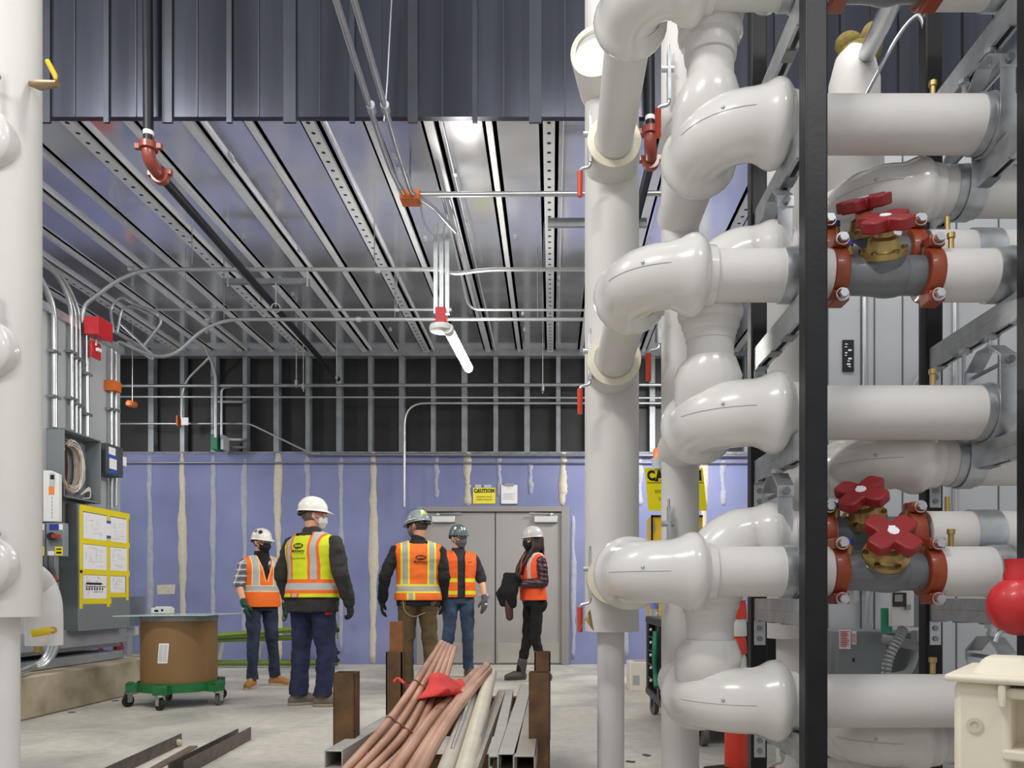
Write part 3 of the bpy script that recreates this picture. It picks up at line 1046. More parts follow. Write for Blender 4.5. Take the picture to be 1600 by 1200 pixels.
for i, z in enumerate(ZCc):
    clevis('clevis hanger holding the rear row pipe left of the front black post, %s one' % ('upper', 'lower')[i], .775, DC, z, .08, [ZR[1], ZR[3]][i])
for i, z in enumerate(ZB[:2]):
    clevis('clevis hanger on the %s thick white pipe near the right edge' % ('highest', 'middle')[i], 1.462, DBr, z, .089, [ZR[0], ZR[2]][i])
clevis('clevis hanger over the cream box near the right edge', 1.462, DBr, ZB[2], .089, ZR[4])
for i, z in enumerate(ZD[:2]):
    clevis('clevis hanger on the rear row pipe above the %s red handles, near right edge' % ('upper', 'lower')[i], 1.455, DD, z, .083, [ZR[0], ZR[2]][i])
# sloping tubes that run back from the viewer
t = MB().tube([P(1425, -60, 2.35), P(1352, 90, 3.25)], .034, 24).build('jacketed_tube', ALU)
tag(t, 'shiny aluminium jacketed tube running back under the top right pipes', 'pipe')
t = MB().tube([P(1640, 20, 2.3), P(1503, 172, 3.1)], .02, 16).build('steel_tube', GALV)
tag(t, 'bright steel tube running back beside the right strut rail', 'pipe')
t = MB().tube(smooth_path([P(1352, 150, 3.0), P(1400, 62, 3.0), P(1428, 28, 3.0), P(1440, 30, 2.99), P(1447, 60, 2.99)], 5), .008, 10).build('flexible_conduit', EMT)
tag(t, 'thin grey conduit rising to a bend at the top right', 'conduit')

# ------------------------------------------------------------------ grey unit behind the rack
UXa, UYa = 1.55, 4.55
r = thing('air_handler', 'light grey panelled equipment cabinet standing behind the pipe rack', 'equipment cabinet', (2.6, 5.5, 0))
AHU = mat('unit_grey', '#b9bcc0', .42, .1, var=.02, vs=2)
MB().bb((UXa, UYa, .12), (XT - .4, 5.4, 3.72)).build('casing', AHU, r, bevel=.008)
MB().bb((UXa + .03, UYa + .03, 0), (XT - .43, 5.37, .13)).build('base_frame', DARKBOX, r)
for k, px in enumerate((1293, 1345, 1366, 1410, 1440, 1494, 1560)):
    x = (px - VX) / (F / UYa)
    MB().bb((x - .004, UYa - .004, .15), (x + .004, UYa + .002, 3.7)).build('panel_seam', PANELDARK, r)
for zz in (1.15, 2.55):
    MB().bb((UXa, UYa - .004, H + zz - .006), (XT - .4, UYa + .002, H + zz + .006)).build('panel_seam', PANELDARK, r)
yu = UYa - .012
lb = MB().bb(P(1317, 580, yu), P(1333, 532, yu + .012)).build('warning_plate', INK, r)
bb_ = MB()
rnd = random.Random(4)
for k in range(9):
    x0 = rnd.uniform(1319, 1326); y0 = 537 + k * 4.4
    bb_.bb(P(x0, y0 + rnd.uniform(1, 3), yu - .003), P(x0 + rnd.uniform(2, 6), y0, yu - .001))
bb_.build('plate_marks', PAPER, lb, smooth=False)
# conduits on the unit
for lab, pts, rad in (('vertical conduit up the grey cabinet face, beside the black warning plate', [(1351, 800), (1351, 455)], .016),
                      ('second vertical conduit up the grey cabinet, right of the black far post', [(1492, 800), (1492, 455)], .016),
                      ('grey conduit curving onto the cabinet beside the rear post', [(1420, 640), (1432, 590), (1462, 572)], .014),
                      ('grey conduit dropping into the left end of the floor box', [(1338, 940), (1339, 800)], .016),
                      ('grey conduit bending into the right end of the floor box', [(1353, 975), (1355, 930), (1368, 905), (1368, 800)], .016)):
    o = MB().tube(bend([P(a, c, UYa - (.013 if 'vertical' in lab else .05)) for a, c in pts], .15), rad, 12).build('conduit', EMT if 'vertical' in lab else mat('grey_pvc_conduit', '#9a9c9d', .5))
    tag(o, lab, 'conduit')
# disconnect cabinet and gauge box
r = thing('disconnect_box', 'dark grey electrical box with red and white notice, behind the lowest pipes', 'electrical box', P(1350, 1060, 4.2))
MB().bb(P(1310, 1062, 4.15), P(1345, 982, 4.5)).build('front', PANELGREY, r, bevel=.004)
MB().bb(P(1344, 1060, 4.16), P(1402, 984, 4.5)).build('side', PANELDARK, r, bevel=.004)  # shade of this side put in as a darker grey
n = MB().bb(P(1311.5, 1014, 4.148), P(1329, 984, 4.15)).build('notice', PAPER, r)
b = MB()
for k in range(9):
    b.bb(P(1313, 987.4 + k * 2.9, 4.144), P(1327 - (k * 3) % 5, 986 + k * 2.9, 4.146))
b.build('notice_lines', mat('notice_red', '#c94a3c', .6), n, smooth=False)
n = MB().bb(P(1331, 1007, 4.148), P(1338, 986, 4.15)).build('notice', PAPER, r)
MB().bb(P(1332, 1005, 4.144), P(1337, 990, 4.146)).build('notice_lines', mat('notice_pink', '#dba49c', .6), n)
MB().ell(P(1334, 1031, 4.148), (.006, .006, .012), None, 8, 6).build('latch', INK, r)
r = thing('meter_box', 'white meter box with dark square display under the lower valve', 'meter', P(1412, 980, 3.9))
MB().bb(P(1392, 979, 3.85), P(1424, 915, 3.88)).build('door', WHITEPL, r, bevel=.004)
MB().bb(P(1424, 980, 3.87), P(1444, 915, 4.05)).build('casing', PANELGREY, r, bevel=.004)
m = MB().bb(P(1396, 948, 3.84), P(1415, 926, 3.85)).build('display', mat('display_maroon', '#33161a', .3), r)
MB().bb(P(1398.5, 940, 3.836), P(1410, 929, 3.84)).build('screen', mat('lcd_grey', '#9da3a5', .2), m)
MB().bb(P(1416, 953, 3.835), P(1421, 945, 3.85)).build('latch', GALVD, r)
MB().bb(P(1415, 920, 3.846), P(1421, 915.5, 3.85)).build('yellow_sticker', SIGNY, r)
o = MB().bb(P(1377, 988, 3.9), P(1393, 950, 3.91)).build('tag_card', mat('green_card', '#3fa57f', .5))
tag(o, 'green plastic card beside the white meter box', 'card')
pts = smooth_path([P(1411, 982, 3.83), P(1404, 998, 3.8), P(1388, 1030, 3.8), P(1383, 1070, 3.8), P(1382, 1110, 3.8)], 12)
o = MB().tube(pts, [.026 if i % 2 else .021 for i in range(len(pts))], 14).build('flexible_conduit', GALVD)
tag(o, 'ribbed metal hose curving down from the white meter box', 'hose')
o = MB().tube([P(1378, 998, 4.1), P(1445, 1012, 4.0)], .026, 16).build('grey_pipe', mat('grey_pvc_conduit', '#9a9c9d', .5))
tag(o, 'short grey plastic pipe from the floor box to the rear post', 'pipe')
o = MB().tube(smooth_path([P(1430, 985, 4.1), P(1430, 1020, 4.1), P(1420, 1048, 4.1), P(1400, 1056, 4.1), P(1385, 1056, 4.1)], 6), .02, 12).build('grey_pipe', mat('grey_pvc_conduit', '#9a9c9d', .5))
tag(o, 'grey plastic conduit elbow under the meter box', 'pipe')
r = thing('labelled_switches', 'row of switch doors with yellow labels glimpsed behind the lower valve', 'electrical switches', P(1325, 870, 4.5))
for px in (1318, 1341):
    q = MB().bb(P(px - 9, 900, UYa - .05), P(px + 9, 800, UYa)).build('switch_door', LIGHTGREY, r, bevel=.003)
    qq = MB().bb(P(px - 5, 872, UYa - .054), P(px + 6, 856, UYa - .05)).build('yellow_label', SIGNY, q)
# ------------------------------------------------------------------ equipment on the grey enclosure (left)
EXf = EX


def wallpt(px, py, x):
    """point on the vertical plane x=const seen at pixel"""
    s = (px - VX) / x
    return Vector((x, F / s, H + (VY - py) / s))


def face_box(mb, x0, x1, pa, pb, za, zb):
    """box standing out from plane x0 to x1, spanning pixels pa..pb measured on the x1 face"""
    d0, d1 = wallpt(pa, 0, x1).y, wallpt(pb, 0, x1).y
    return mb.bb((x0, d0, za), (x1, d1, zb))


def on_face(mb, x, pxa, pya, pxb, pyb, th=.003):
    """flat rectangle on face x=const given by its near top corner and far bottom corner"""
    a, c = wallpt(pxa, pya, x), wallpt(pxb, pyb, x)
    # pya is at pxa (top edge), pyb at pxb (bottom edge)
    return mb.bb((x, a.y, c.z), (x + th, c.y, a.z))


def wx_rect(mb, x, da, db, za, zb, th=.003):
    return mb.bb((x, da, za), (x + th, db, zb))


# tall panel with the taped drawings
XP = -4.175
dA, dB = wallpt(123, 0, XP).y, wallpt(203, 0, XP).y
zT, zB = H + .81, H - .325
r = thing('control_panel', 'tall grey control panel covered with yellow-taped drawings', 'control panel', (XP, (dA + dB) / 2, zB))
MB().bb((EXf, dA, zB), (XP - .012, dB, zT)).build('enclosure_box', PANELDARK, r, bevel=.004)  # side shade painted in, darker than the door
MB().bb((XP - .012, dA, zB + .005), (XP, dB, zT - .005)).build('door', PANELGREY, r, bevel=.003)
W = dB - dA
tp = MB()
for k, zz in enumerate((zT - .035, zT - .325, zT - .60)):
    wx_rect(tp, XP, dA + .02, dB - .01, zz - .025, zz + .03)
wx_rect(tp, XP, dA + .03, dA + .5, zT - .89, zT - .84)
wx_rect(tp, XP, dA + .47, dB - .06, zT - .83, zT - .785)
for yy, zz in ((dA + .03, zT - .93), (dA + .45, zT - .92), (dB - .05, zT - .86)):
    wx_rect(tp, XP + .0005, yy - .022, yy + .022, zz, zT - .02)
tp.build('yellow_tape', YELLOWTAPE, r)
rnd = random.Random(11)
for k, (ya, yb, za, zb) in enumerate(((.06, .42, .07, .30), (.48, .76, .07, .30), (.06, .42, .355, .575), (.48, .76, .355, .575), (.06, .42, .63, .84), (.48, .73, .63, .785))):
    sh = MB().bb((XP, dA + ya, zT - zb), (XP + .0045, dA + yb, zT - za)).build('drawing_sheet', PAPER, r)
    ln = MB()
    for q in range(16):
        a = rnd.uniform(ya + .02, yb - .1); c = rnd.uniform(za + .02, zb - .02)
        if rnd.random() < .6:
            ln.bb((XP + .0045, dA + a, zT - c), (XP + .005, dA + min(yb - .02, a + rnd.uniform(.03, .16)), zT - c + .002))
        else:
            ln.bb((XP + .0045, dA + a, zT - c), (XP + .005, dA + a + .003, zT - max(za + .01, c - rnd.uniform(.02, .06))))
    if k == 4:
        ln.bb((XP + .0045, dA + .10, zT - .715), (XP + .005, dA + .34, zT - .695))
        ln.bb((XP + .0045, dA + .09, zT - .735), (XP + .005, dA + .40, zT - .728))
        for q in range(7):
            ln.bb((XP + .0045, dA + .1 + q * .04, zT - .765), (XP + .005, dA + .12 + q * .04, zT - .74))
    ln.build('drawing_lines', INKGREY if k != 4 else INK, sh, smooth=False)
b = MB()
for za in (.11, .25):
    b.bb((XP + .005, dA + .415, zT - za - .025), (XP + .0065, dA + .485, zT - za))
b.build('blue_tape', BLUETAPE, r)
MB().bb((XP + .0045, dA + .415, zT - .25), (XP + .006, dA + .485, zT - .135)).build('handwritten_note', PAPER, r)
MB().cyl((XP, dA + .025, zT - .60), (XP + .012, dA + .025, zT - .60), .014, seg=12).build('door_lock', INK, r)

# open box full of wire
XW = -4.2
dA, dB = wallpt(100, 0, XW).y, wallpt(158, 0, XW).y
zT, zB = H + 1.44, H + .85
r = thing('wire_box', 'open grey wiring box showing coiled cables', 'electrical box', (XW, (dA + dB) / 2, zB))
th = .012
b = MB().bb((EXf, dA, zB), (XW, dA + th, zT)).bb((EXf, dB - th, zB), (XW, dB, zT)).bb((EXf, dA, zT - th), (XW, dB, zT)).bb((EXf, dA, zB), (XW, dB, zB + th))
b.bb((EXf, dA, zB), (EXf + .01, dB, zT))
b.build('box_shell', PANELGREY, r, bevel=.002)
WIRES = [mat('wire_white', '#d9d3cb', .6), mat('wire_tan', '#c7a78d', .6), mat('wire_yellow', '#cdbf2a', .5), mat('wire_maroon', '#6a2530', .5), mat('wire_black', '#25242a', .5)]
rnd = random.Random(5)
cy, cz = (dA + dB) / 2 - .03, (zT + zB) / 2
for k in range(46):
    m = WIRES[0] if k % 3 else WIRES[1]
    ry, rz = .15 + rnd.uniform(-.03, .03), .21 + rnd.uniform(-.03, .03)
    x = EXf + rnd.uniform(.03, .11)
    a0, a1 = rnd.uniform(1.5, 2.3), rnd.uniform(-2.6, -1.5)
    pts = [(x + rnd.uniform(-.006, .006), cy - .03 + ry * math.cos(a0 + (a1 - a0) * t / 12), cz + rz * math.sin(a0 + (a1 - a0) * t / 12)) for t in range(13)]
    MB().tube(pts, .0048, 5).build('cable', m, r)
for k in range(7):
    y = dA + .1 + k * .011
    MB().tube([(EXf + .06, y, zB + .05), (EXf + .07, y + .01, cz), (EXf + .06, y, zT - .1)], .004, 5).build('cable', WIRES[3 if k % 2 else 4], r)
for k in range(5):
    y = dA + .025 + k * .009
    MB().tube(smooth_path([(EXf + .06, y, zB + .16), (EXf + .08, y + .05, cz - .06), (EXf + .06, y + .02, cz + .06)], 5), .006, 6).build('cable', WIRES[2], r)
    MB().tube(smooth_path([(EXf + .06, y, zT - .2), (EXf + .08, y + .06, zT - .16), (EXf + .06, y + .03, zT - .1)], 5), .005, 6).build('cable', WIRES[2], r)
for k in range(4):
    MB().tube(smooth_path([(EXf + .08, dB - .2, zB + .06), (EXf + .1, dB - .1, zB + .14 - k * .01), (EXf + .1, dB - .09, zB + .05), (EXf + .09, dB - .18, zB + .03)], 5), .0045, 5).build('cable', WIRES[0], r)

# small dark panel
XS = -4.2
dA, dB = wallpt(167, 0, XS).y, wallpt(192.5, 0, XS).y
zT, zB = H + 1.44, H + 1.15
r = thing('junction_box', 'small dark grey panel with blue tape and paper notes near the enclosure corner', 'electrical box', (XS, dA, zB))
MB().bb((EXf, dA, zB), (XS, dB, zT)).build('enclosure_box', DARKBOX, r, bevel=.004)
MB().bb((XS, dA + .03, zT - .1), (XS + .003, dA + .14, zT - .03)).bb((XS, dA + .04, zT - .24), (XS + .003, dA + .16, zT - .13)).bb((XS, dA + .27, zT - .17), (XS + .003, dA + .33, zT - .08)).build('paper_note', PAPER, r)
MB().bb((XS, dA + .03, zT - .135), (XS + .004, dA + .16, zT - .1)).bb((XS, dA + .04, zT - .275), (XS + .004, dA + .16, zT - .235)).build('blue_tape', BLUETAPE, r)

# variable speed drive
r = thing('motor_drive', 'slim white motor drive with small screen, left of the wiring box', 'motor drive', wallpt(80, 815, -4.1))
xa, xb = -4.15, -4.02
d0 = 6.46
pA, pB = P(67, 735, d0), P(91, 815, d0)
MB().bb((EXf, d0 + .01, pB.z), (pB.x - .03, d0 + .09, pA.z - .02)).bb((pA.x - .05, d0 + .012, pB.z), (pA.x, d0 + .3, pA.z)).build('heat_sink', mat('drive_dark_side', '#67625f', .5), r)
MB().prism([(0, 0), (pB.x - pA.x, -.0), (pB.x - pA.x, pA.z - pB.z - .03), (.06, pA.z - pB.z), (0, pA.z - pB.z)], (pA.x, d0, pB.z), (1, 0, 0), (0, 0, 1), (0, .05, 0)).build('cover', WHITEPL, r, bevel=.004)
MB().bb(P(77, 759, d0 - .003), P(86, 739, d0)).build('keypad', mat('keypad_grey', '#c5c6c6', .4), r)
MB().bb(P(78.5, 749, d0 - .005), P(85, 742, d0 - .002)).build('screen', INK, r)
MB().bb(P(76, 773, d0 - .003), P(85, 760, d0)).build('orange_sticker', mat('sticker_orange', '#ef8b41', .5), r)
b = MB()
for k in range(6):
    b.bb(P(80.5, 780 + k * 6, d0 - .002), P(82, 776 + k * 6, d0))
b.build('vent_marks', INKGREY, r)
# rotary disconnects
for k, (px, lab) in enumerate(((85, 'grey rotary disconnect switch with black and red knob, under the white drive'), (56, 'grey rotary disconnect switch half hidden by the left upright pipe'))):
    d0 = 6.4
    r = thing('disconnect_switch', lab, 'switch', P(px, 870, d0))
    MB().bb(P(px - 13, 869, d0), P(px + 14, 817, d0) + Vector((0, .07, 0))).build('enclosure_box', mat('switch_grey', '#858b93', .5), r, bevel=.004)
    kn = MB().cyl(P(px - 5, 838, d0), P(px - 5, 838, d0 - .04), .034, seg=18).build('knob', BLACKPL, r)
    MB().bb(P(px - 5, 841, d0 - .06), P(px + 10, 835, d0 - .03)).build('knob_lever', mat('knob_red', '#a8321f', .4), kn, bevel=.003)
    MB().bb(P(px - 8, 828, d0 - .003), P(px + 7, 819, d0)).build('blue_label', mat('label_blue', '#2d3f9b', .5), r)
    MB().bb(P(px + 7, 828, d0 - .004), P(px + 13, 819, d0 - .001)).build('white_label', PAPER, r)
    y = MB().bb(P(px + 1, 868, d0 - .003), P(px + 13, 854, d0)).build('yellow_label', SIGNY, r)
    MB().bb(P(px + 3, 859, d0 - .005), P(px + 11, 857, d0 - .003)).bb(P(px + 3, 865, d0 - .005), P(px + 11, 862, d0 - .003)).build('label_text', INK, y)
    MB().bb(P(px - 10, 868, d0 - .003), P(px, 861, d0)).build('note', PAPER, r)
for k, px in enumerate((64, 72, 80)):
    o = MB().tube(bend([P(px, 868, 6.25), P(px, 885, 6.25), P(px + 4, 895, 6.3), P(px + 4, 915, 6.3)], .05), .02, 10).build('flexible_conduit', mat('grey_flex', '#5a5d61', .5))
    tag(o, 'grey flexible conduit hanging below the rotary switches', 'conduit', 'grey flexible conduits below the switches')
o = MB().bb(P(74, 932, 6.28), P(91, 898, 6.34)).bb(Vector((EXf, 6.29, P(0, 925, 6.3).z)), P(80, 915, 6.32)).build('tag_card', mat('green_card', '#3fa57f', .5))
tag(o, 'green plastic card behind the white drain bend', 'card')
o = MB().tube([P(78, 898, 6.28), P(90, 908, 6.28)], .018, 8).cyl(P(73, 894, 6.28), P(79, 900, 6.28), .03, seg=8).build('shutoff_valve', REDPL)
tag(o, 'small dark red shutoff valve under the rotary switches', 'valve')

# vertical conduits on the enclosure face
for px, y0, y1, rr in ((85, 478, 668, .026), (112, 476, 672, .018), (119, 486, 680, .015), (125, 486, 685, .013), (136, 520, 690, .02), (174, 545, 795, .015), (181, 550, 790, .017)):
    x = EXf + .04
    p0, p1 = wallpt(px, y0, x), wallpt(px, y1, x)
    p1.y = p0.y
    t = thing('conduit', {85: 'thickest vertical conduit on the grey enclosure, entering the wiring box', 112: 'left of three close vertical conduits above the wiring box',
                          119: 'middle of three close vertical conduits above the wiring box', 125: 'right of three close vertical conduits above the wiring box',
                          136: 'vertical conduit below the red box on the grey enclosure', 174: 'left of two vertical conduits at the enclosure corner', 181: 'right of two vertical conduits at the enclosure corner'}[px], 'conduit', p1)
    pts = [p1, p0]
    if px in (85, 112, 119, 125):
        pts = bend([p1, p0, p0 + Vector((.02, -.25, .2)), p0 + Vector((.03, -.9, .26))], .25, 8)
    MB().tube(pts, rr, 14).build('tube', EMT, t)
    for f in (.25, .62):
        q = p1 * (1 - f) + p0 * f
        MB().bb(q + Vector((-.02, -.05, -.012)), q + Vector((rr + .004, .05, .012))).build('pipe_strap', GALVD, t)
p = wallpt(176, 604, EXf + .05)
t = thing('junction_box', 'small orange box on the conduits at the enclosure corner', 'electrical box', p)
MB().box(p, (.1, .12, .1)).build('box_body', ORANGEBOX, t, bevel=.003)
MB().box(p + Vector((.052, 0, 0)), (.006, .11, .09)).build('cover', ORANGEBOX, t)
# red boxes
dR = 7.0
t = thing('fire_alarm_box', 'larger red junction box high on the grey enclosure', 'electrical box', P(150, 530, dR))
MB().bb(P(131, 522, dR), P(153, 494, dR) + Vector((0, .2, 0))).build('box_body', REDPAINT, t, bevel=.004)
MB().bb(P(153, 524, dR - .01), P(154.5, 494, dR - .01) + Vector((0, .22, 0))).build('cover', REDPAINT, t)
MB().bb(P(154.5, 513, dR + .08), P(155, 510.5, dR + .16)).build('cover_label', PAPER, t)
t = thing('fire_alarm_box', 'smaller red junction box hanging under the larger red one', 'electrical box', P(151, 556, dR))
MB().bb(P(143, 556, dR + .05), P(154, 539, dR + .2)).build('box_body', REDPAINT, t, bevel=.004)
MB().cyl(P(150, 540, dR + .12), P(150, 527, dR + .12), .012, seg=10).build('nipple', GALV, t)
MB().bb(P(154, 548, dR + .1), P(154.6, 546, dR + .15)).build('cover_label', PAPER, t)
# horizontal duct at the wiring box left
o = MB().cyl(P(50, 672, 6.7), P(80, 676, 6.85), .022, seg=12).build('conduit', DARKBOX)
tag(o, 'short dark conduit stub entering the left side of the wiring box', 'conduit')
# small equipment left of corner, on the curb behind the panel
r = thing('electrical_box', 'blue grey box behind the tall control panel, above the kerb', 'electrical box', P(208, 980, 7.9))
MB().bb(P(203, 978, 7.9), P(216, 932, 8.2)).build('box_body', mat('box_bluegrey', '#737c8a', .5), r, bevel=.004)
MB().bb(P(188, 995, 7.95), P(214, 980, 8.2)).bb(P(196, 1030, 8.0), P(207, 994, 8.1)).build('support', LIGHTGREY, r)
MB().bb(P(210, 992, 7.93), P(216, 979, 7.95)).build('paper_tag', PAPER, r)
for k, (px, py, h, m, lab) in enumerate(((181, 1031, 26, mat('can_red', '#a2303c', .35, .2), 'dark red spray can on the kerb, left one'), (197, 1031, 22, mat('can_pink', '#c65870', .35, .2), 'pinkish red can on the kerb, right one'),
                                  (174, 1031, 15, mat('can_red', '#a2303c', .35, .2), 'dark red can half hidden behind the spray can'))):
    s = F / 8.12
    p = Vector(((px - VX) / s, 8.12 - .1 * k, .335))
    hh = h / s
    t = thing('spray_can', lab, 'can', p)
    MB().lathe([(.028, 0), (.03, .005), (.03, hh * .8), (.018, hh * .86)], p, (0, 0, 1), 18).build('can_body', m, t)
    MB().cyl(p + Vector((0, 0, hh * .85)), p + Vector((0, 0, hh)), .016, seg=12).build('cap', WHITEPL if k == 0 else m, t)
# conduits curving down to the kerb
for k in range(3):
    pts = smooth_path([P(78 + k * 6, 985, 6.3), P(76 + k * 6, 1012, 6.3), P(66 + k * 3, 1032 + k * 3, 6.25), P(45, 1042 + k * 2, 6.1), P(10, 1056 + k * 3, 5.6)], 7)
    o = MB().tube(pts, [.021 + (.003 if i % 2 else 0) for i in range(len(pts))], 12).build('flexible_conduit', EMT)
    tag(o, 'grey flexible conduit sweeping from the left upright pipe down to the kerb', 'conduit', 'flexible conduits over the kerb')

# ------------------------------------------------------------------ ceiling services
def conduit(label, pts, d, rad, bendr=.12, m=None, straps=(), hang=()):
    w = [P(a, c, d) if len(q) == 2 else P(a, c, q[2]) for q in pts for a, c in [q[:2]]]
    t = thing('conduit', label, 'conduit', w[0])
    MB().tube(bend(w, bendr, 7), rad, 12).build('tube', m or EMT, t)
    for f in hang:
        p = P(f[0], f[1], d)
        MB().cyl(p, Vector((p.x, d, ZC + .01)), .005, seg=6).build('hanger_rod', GALVD, t)
    for f in straps:
        p = P(f[0], f[1], d)
        MB().cyl(p - Vector((.02, 0, 0)), p + Vector((.02, 0, 0)), rad * 1.5, seg=12).build('coupling', GALV, t)
    return t


conduit('upper ceiling conduit curving up from the left enclosure and crossing the room', [(128, 505), (130, 478), (205, 421), (690, 421), (710, 428), (760, 421), (1000, 421)], 7.1, .019, .35, straps=((205, 421), (590, 422)), hang=((300, 421), (585, 421), (850, 421)))
conduit('middle ceiling conduit crossing just above the lamp base', [(240, 484), (705, 484)], 7.6, .012, straps=((620, 484),), hang=((290, 484), (620, 484)))
conduit('short ceiling conduit dropping to the right of the lamp', [(720, 425), (732, 484), (1000, 485)], 7.6, .012, hang=((840, 485),))
conduit('ceiling conduit rising from the loops at left and crossing the room', [(181, 552), (183, 532), (262, 568), (330, 499), (1000, 499)], 7.7, .018, .35, straps=((325, 500), (560, 499)), hang=((350, 499), (617, 499), (840, 499)))
b = [(179, 530), (174, 500), (182, 470), (200, 468), (208, 478)]
conduit('outer loose conduit loop at the enclosure corner', [(178, 520), (172, 480), (190, 462), (210, 475), (250, 490), (252, 505), (225, 540)], 7.75, .014, .3)
conduit('inner loose conduit loop at the enclosure corner', [(183, 520), (190, 482), (208, 478), (240, 494)], 7.8, .013, .25)
conduit('straight conduit stub slanting behind the loose loops', [(188, 505), (240, 555), (238, 562), (200, 535)], 7.85, .012, .1)
# far wall conduits
conduit('thick grey strut line across the black upper wall', [(186, 603), (1170, 601)], 10.45, .023, m=GALVD)
conduit('thin conduit line below the thick strut line on the black wall', [(186, 620), (1170, 622)], 10.5, .013)
conduit('conduit that bends down from the black wall to the door frame', [(1170, 630), (632, 630), (632, 792)], 10.66, .016, .3)
conduit('lower conduit on the black wall sloping down to the blue boards', [(186, 662), (390, 662), (485, 708), (500, 709)], 10.62, .013, .1)
conduit('upper dark rail along the top of the blue boards', [(480, 710), (1170, 712)], 10.72, .018, m=GALVD)
conduit('lower dark rail along the blue boards', [(192, 723), (1170, 723)], 10.74, .012, m=GALVD)
conduit('conduit dropping from the deck into the left side of the green box', [(322, 545), (337, 580), (337, 684)], 10.4, .02, .4)
conduit('conduit with top bend dropping into the right side of the green box', [(362, 604), (346, 606), (346, 684)], 10.5, .017, .2)
conduit('conduit from the deck down to the orange box on the black wall', [(330, 556), (285, 600), (284, 655)], 10.5, .017, .2)
t = thing('junction_box', 'green box on the black upper wall at left', 'electrical box', P(342, 700, 10.5))
MB().bb(P(329, 702, 10.45), P(349, 683, 10.65)).build('box_body', GREENBOX, t, bevel=.004)
MB().bb(P(349, 702, 10.46), P(354, 684, 10.65)).build('box_side', LIGHTGREY, t)
for k, y in enumerate((628, 687, 699)):
    o = MB().bb(P(330 if k == 0 else 353, y + 1.5, 10.74), P(386, y - 1.5, 10.76)).build('strut_bar', GALVD)
    tag(o, ['slotted strut bar above the green box', 'upper slotted strut bar right of the green box', 'lower slotted strut bar right of the green box'][k], 'strut bar')
t = thing('junction_box', 'orange box with pale lid on the lower conduit of the black wall', 'electrical box', P(284, 660, 10.5))
MB().bb(P(275, 665, 10.5), P(284, 652, 10.62)).build('box_body', ORANGEBOX, t, bevel=.003)
MB().bb(P(283, 664, 10.48), P(295, 653, 10.5)).build('lid', WHITEPL, t)
t = thing('sensor_head', 'orange disc-like sensor hanging on a rod at far left', 'sensor', P(207, 632, 9.6))
MB().lathe([(.04, -.04), (.065, -.03), (.07, 0), (.055, .03)], P(206, 631, 9.6), (.15, 0, 1), 18).build('sensor_body', ORANGEBOX, t)
MB().cyl(P(207, 627, 9.6), Vector((P(207, 0, 9.6).x, 9.6, 4.45)), .006, seg=6).build('rod', GALVD, t)
# conduits from the front over the fascia to the orange box, and the run to the right
z_c = 3.1
for k, (x, lab) in enumerate(((-1.165, 'left of two conduits slanting from the top edge to the orange ceiling box'), (-1.075, 'right of two conduits slanting from the top edge past the orange ceiling box'))):
    pts = [(x + .1, 2.4, H + z_c), (x, 5.15 + .2 * k, H + z_c), (x, 5.6 + .3 * k, H + z_c - .02)]
    if k == 0:
        pts += [(x + .03, 5.88, H + z_c - .02)]
    else:
        pts += [(x + .12, 6.05, H + z_c - .02), (x + .26, 6.5, H + z_c - .02)]
    t = thing('conduit', lab, 'conduit', pts[0])
    MB().tube(bend(pts, .15), .019, 12).build('tube', EMT, t)
    MB().cyl((x + .02, 4.85, H + z_c), (x + .015, 4.92, H + z_c), .028, seg=12).build('coupling', GALV, t)
o = MB().tube([P(613, -20, 5.3), P(605, 130, 5.3), P(600, 190, 5.32)], .006, 8).build('hanger_rod', GALVD)
tag(o, 'thin hanger rod in front of the fascia, right of the slanting conduits', 'rod')
dO = 5.9
t = thing('junction_box', 'orange ceiling box with a pale label where the conduits meet', 'electrical box', P(640, 322, dO))
MB().bb(P(624, 310, dO), P(655, 295, dO) + Vector((0, .13, 0))).build('box_body', ORANGEBOX, t, bevel=.004)
MB().bb(P(629, 310, dO + .05) - Vector((0, 0, .0415 * 0 + .003)) , P(653, 310, dO + .05) + Vector((0, .04, 0))).build('label', mat('faded_label', '#e8d9c0', .7), t)
conduit('straight conduit from the orange ceiling box to the right', [(655, 304), (1040, 302)], 5.95, .02, m=EMT)
o = MB().tube([P(640, 295, 5.95), P(643, 190, 5.95)], .008, 8).build('hanger_rod', GALVD)
tag(o, 'thin rod from the orange ceiling box up to the fascia', 'rod')
o = MB().tube(smooth_path([P(657, 320, 5.95), P(662, 345, 6.1), P(676, 370, 6.4)], 6), .007, 8).build('cable', EMT)
tag(o, 'thin cable sagging from the orange ceiling box towards the lamp pendant', 'cable')
o = MB().bb(P(856, 353, 6.3), P(1010, 344, 6.34)).build('strut_bar', GALVD)
tag(o, 'dark strut bar under the deck beside the big upright pipe', 'strut bar')
# two conduits running back along the deck to the right of the lamp
for k, (a, c) in enumerate((((690, 300, 6.2), (735, 490, 8.7)), ((702, 310, 6.2), (752, 500, 8.7)))):
    o = MB().tube([P(*a), P(*c)], .014, 10).build('conduit', EMT)
    tag(o, ['left', 'right'][k] + ' of two thin conduits running back beside the lamp pendant', 'conduit')
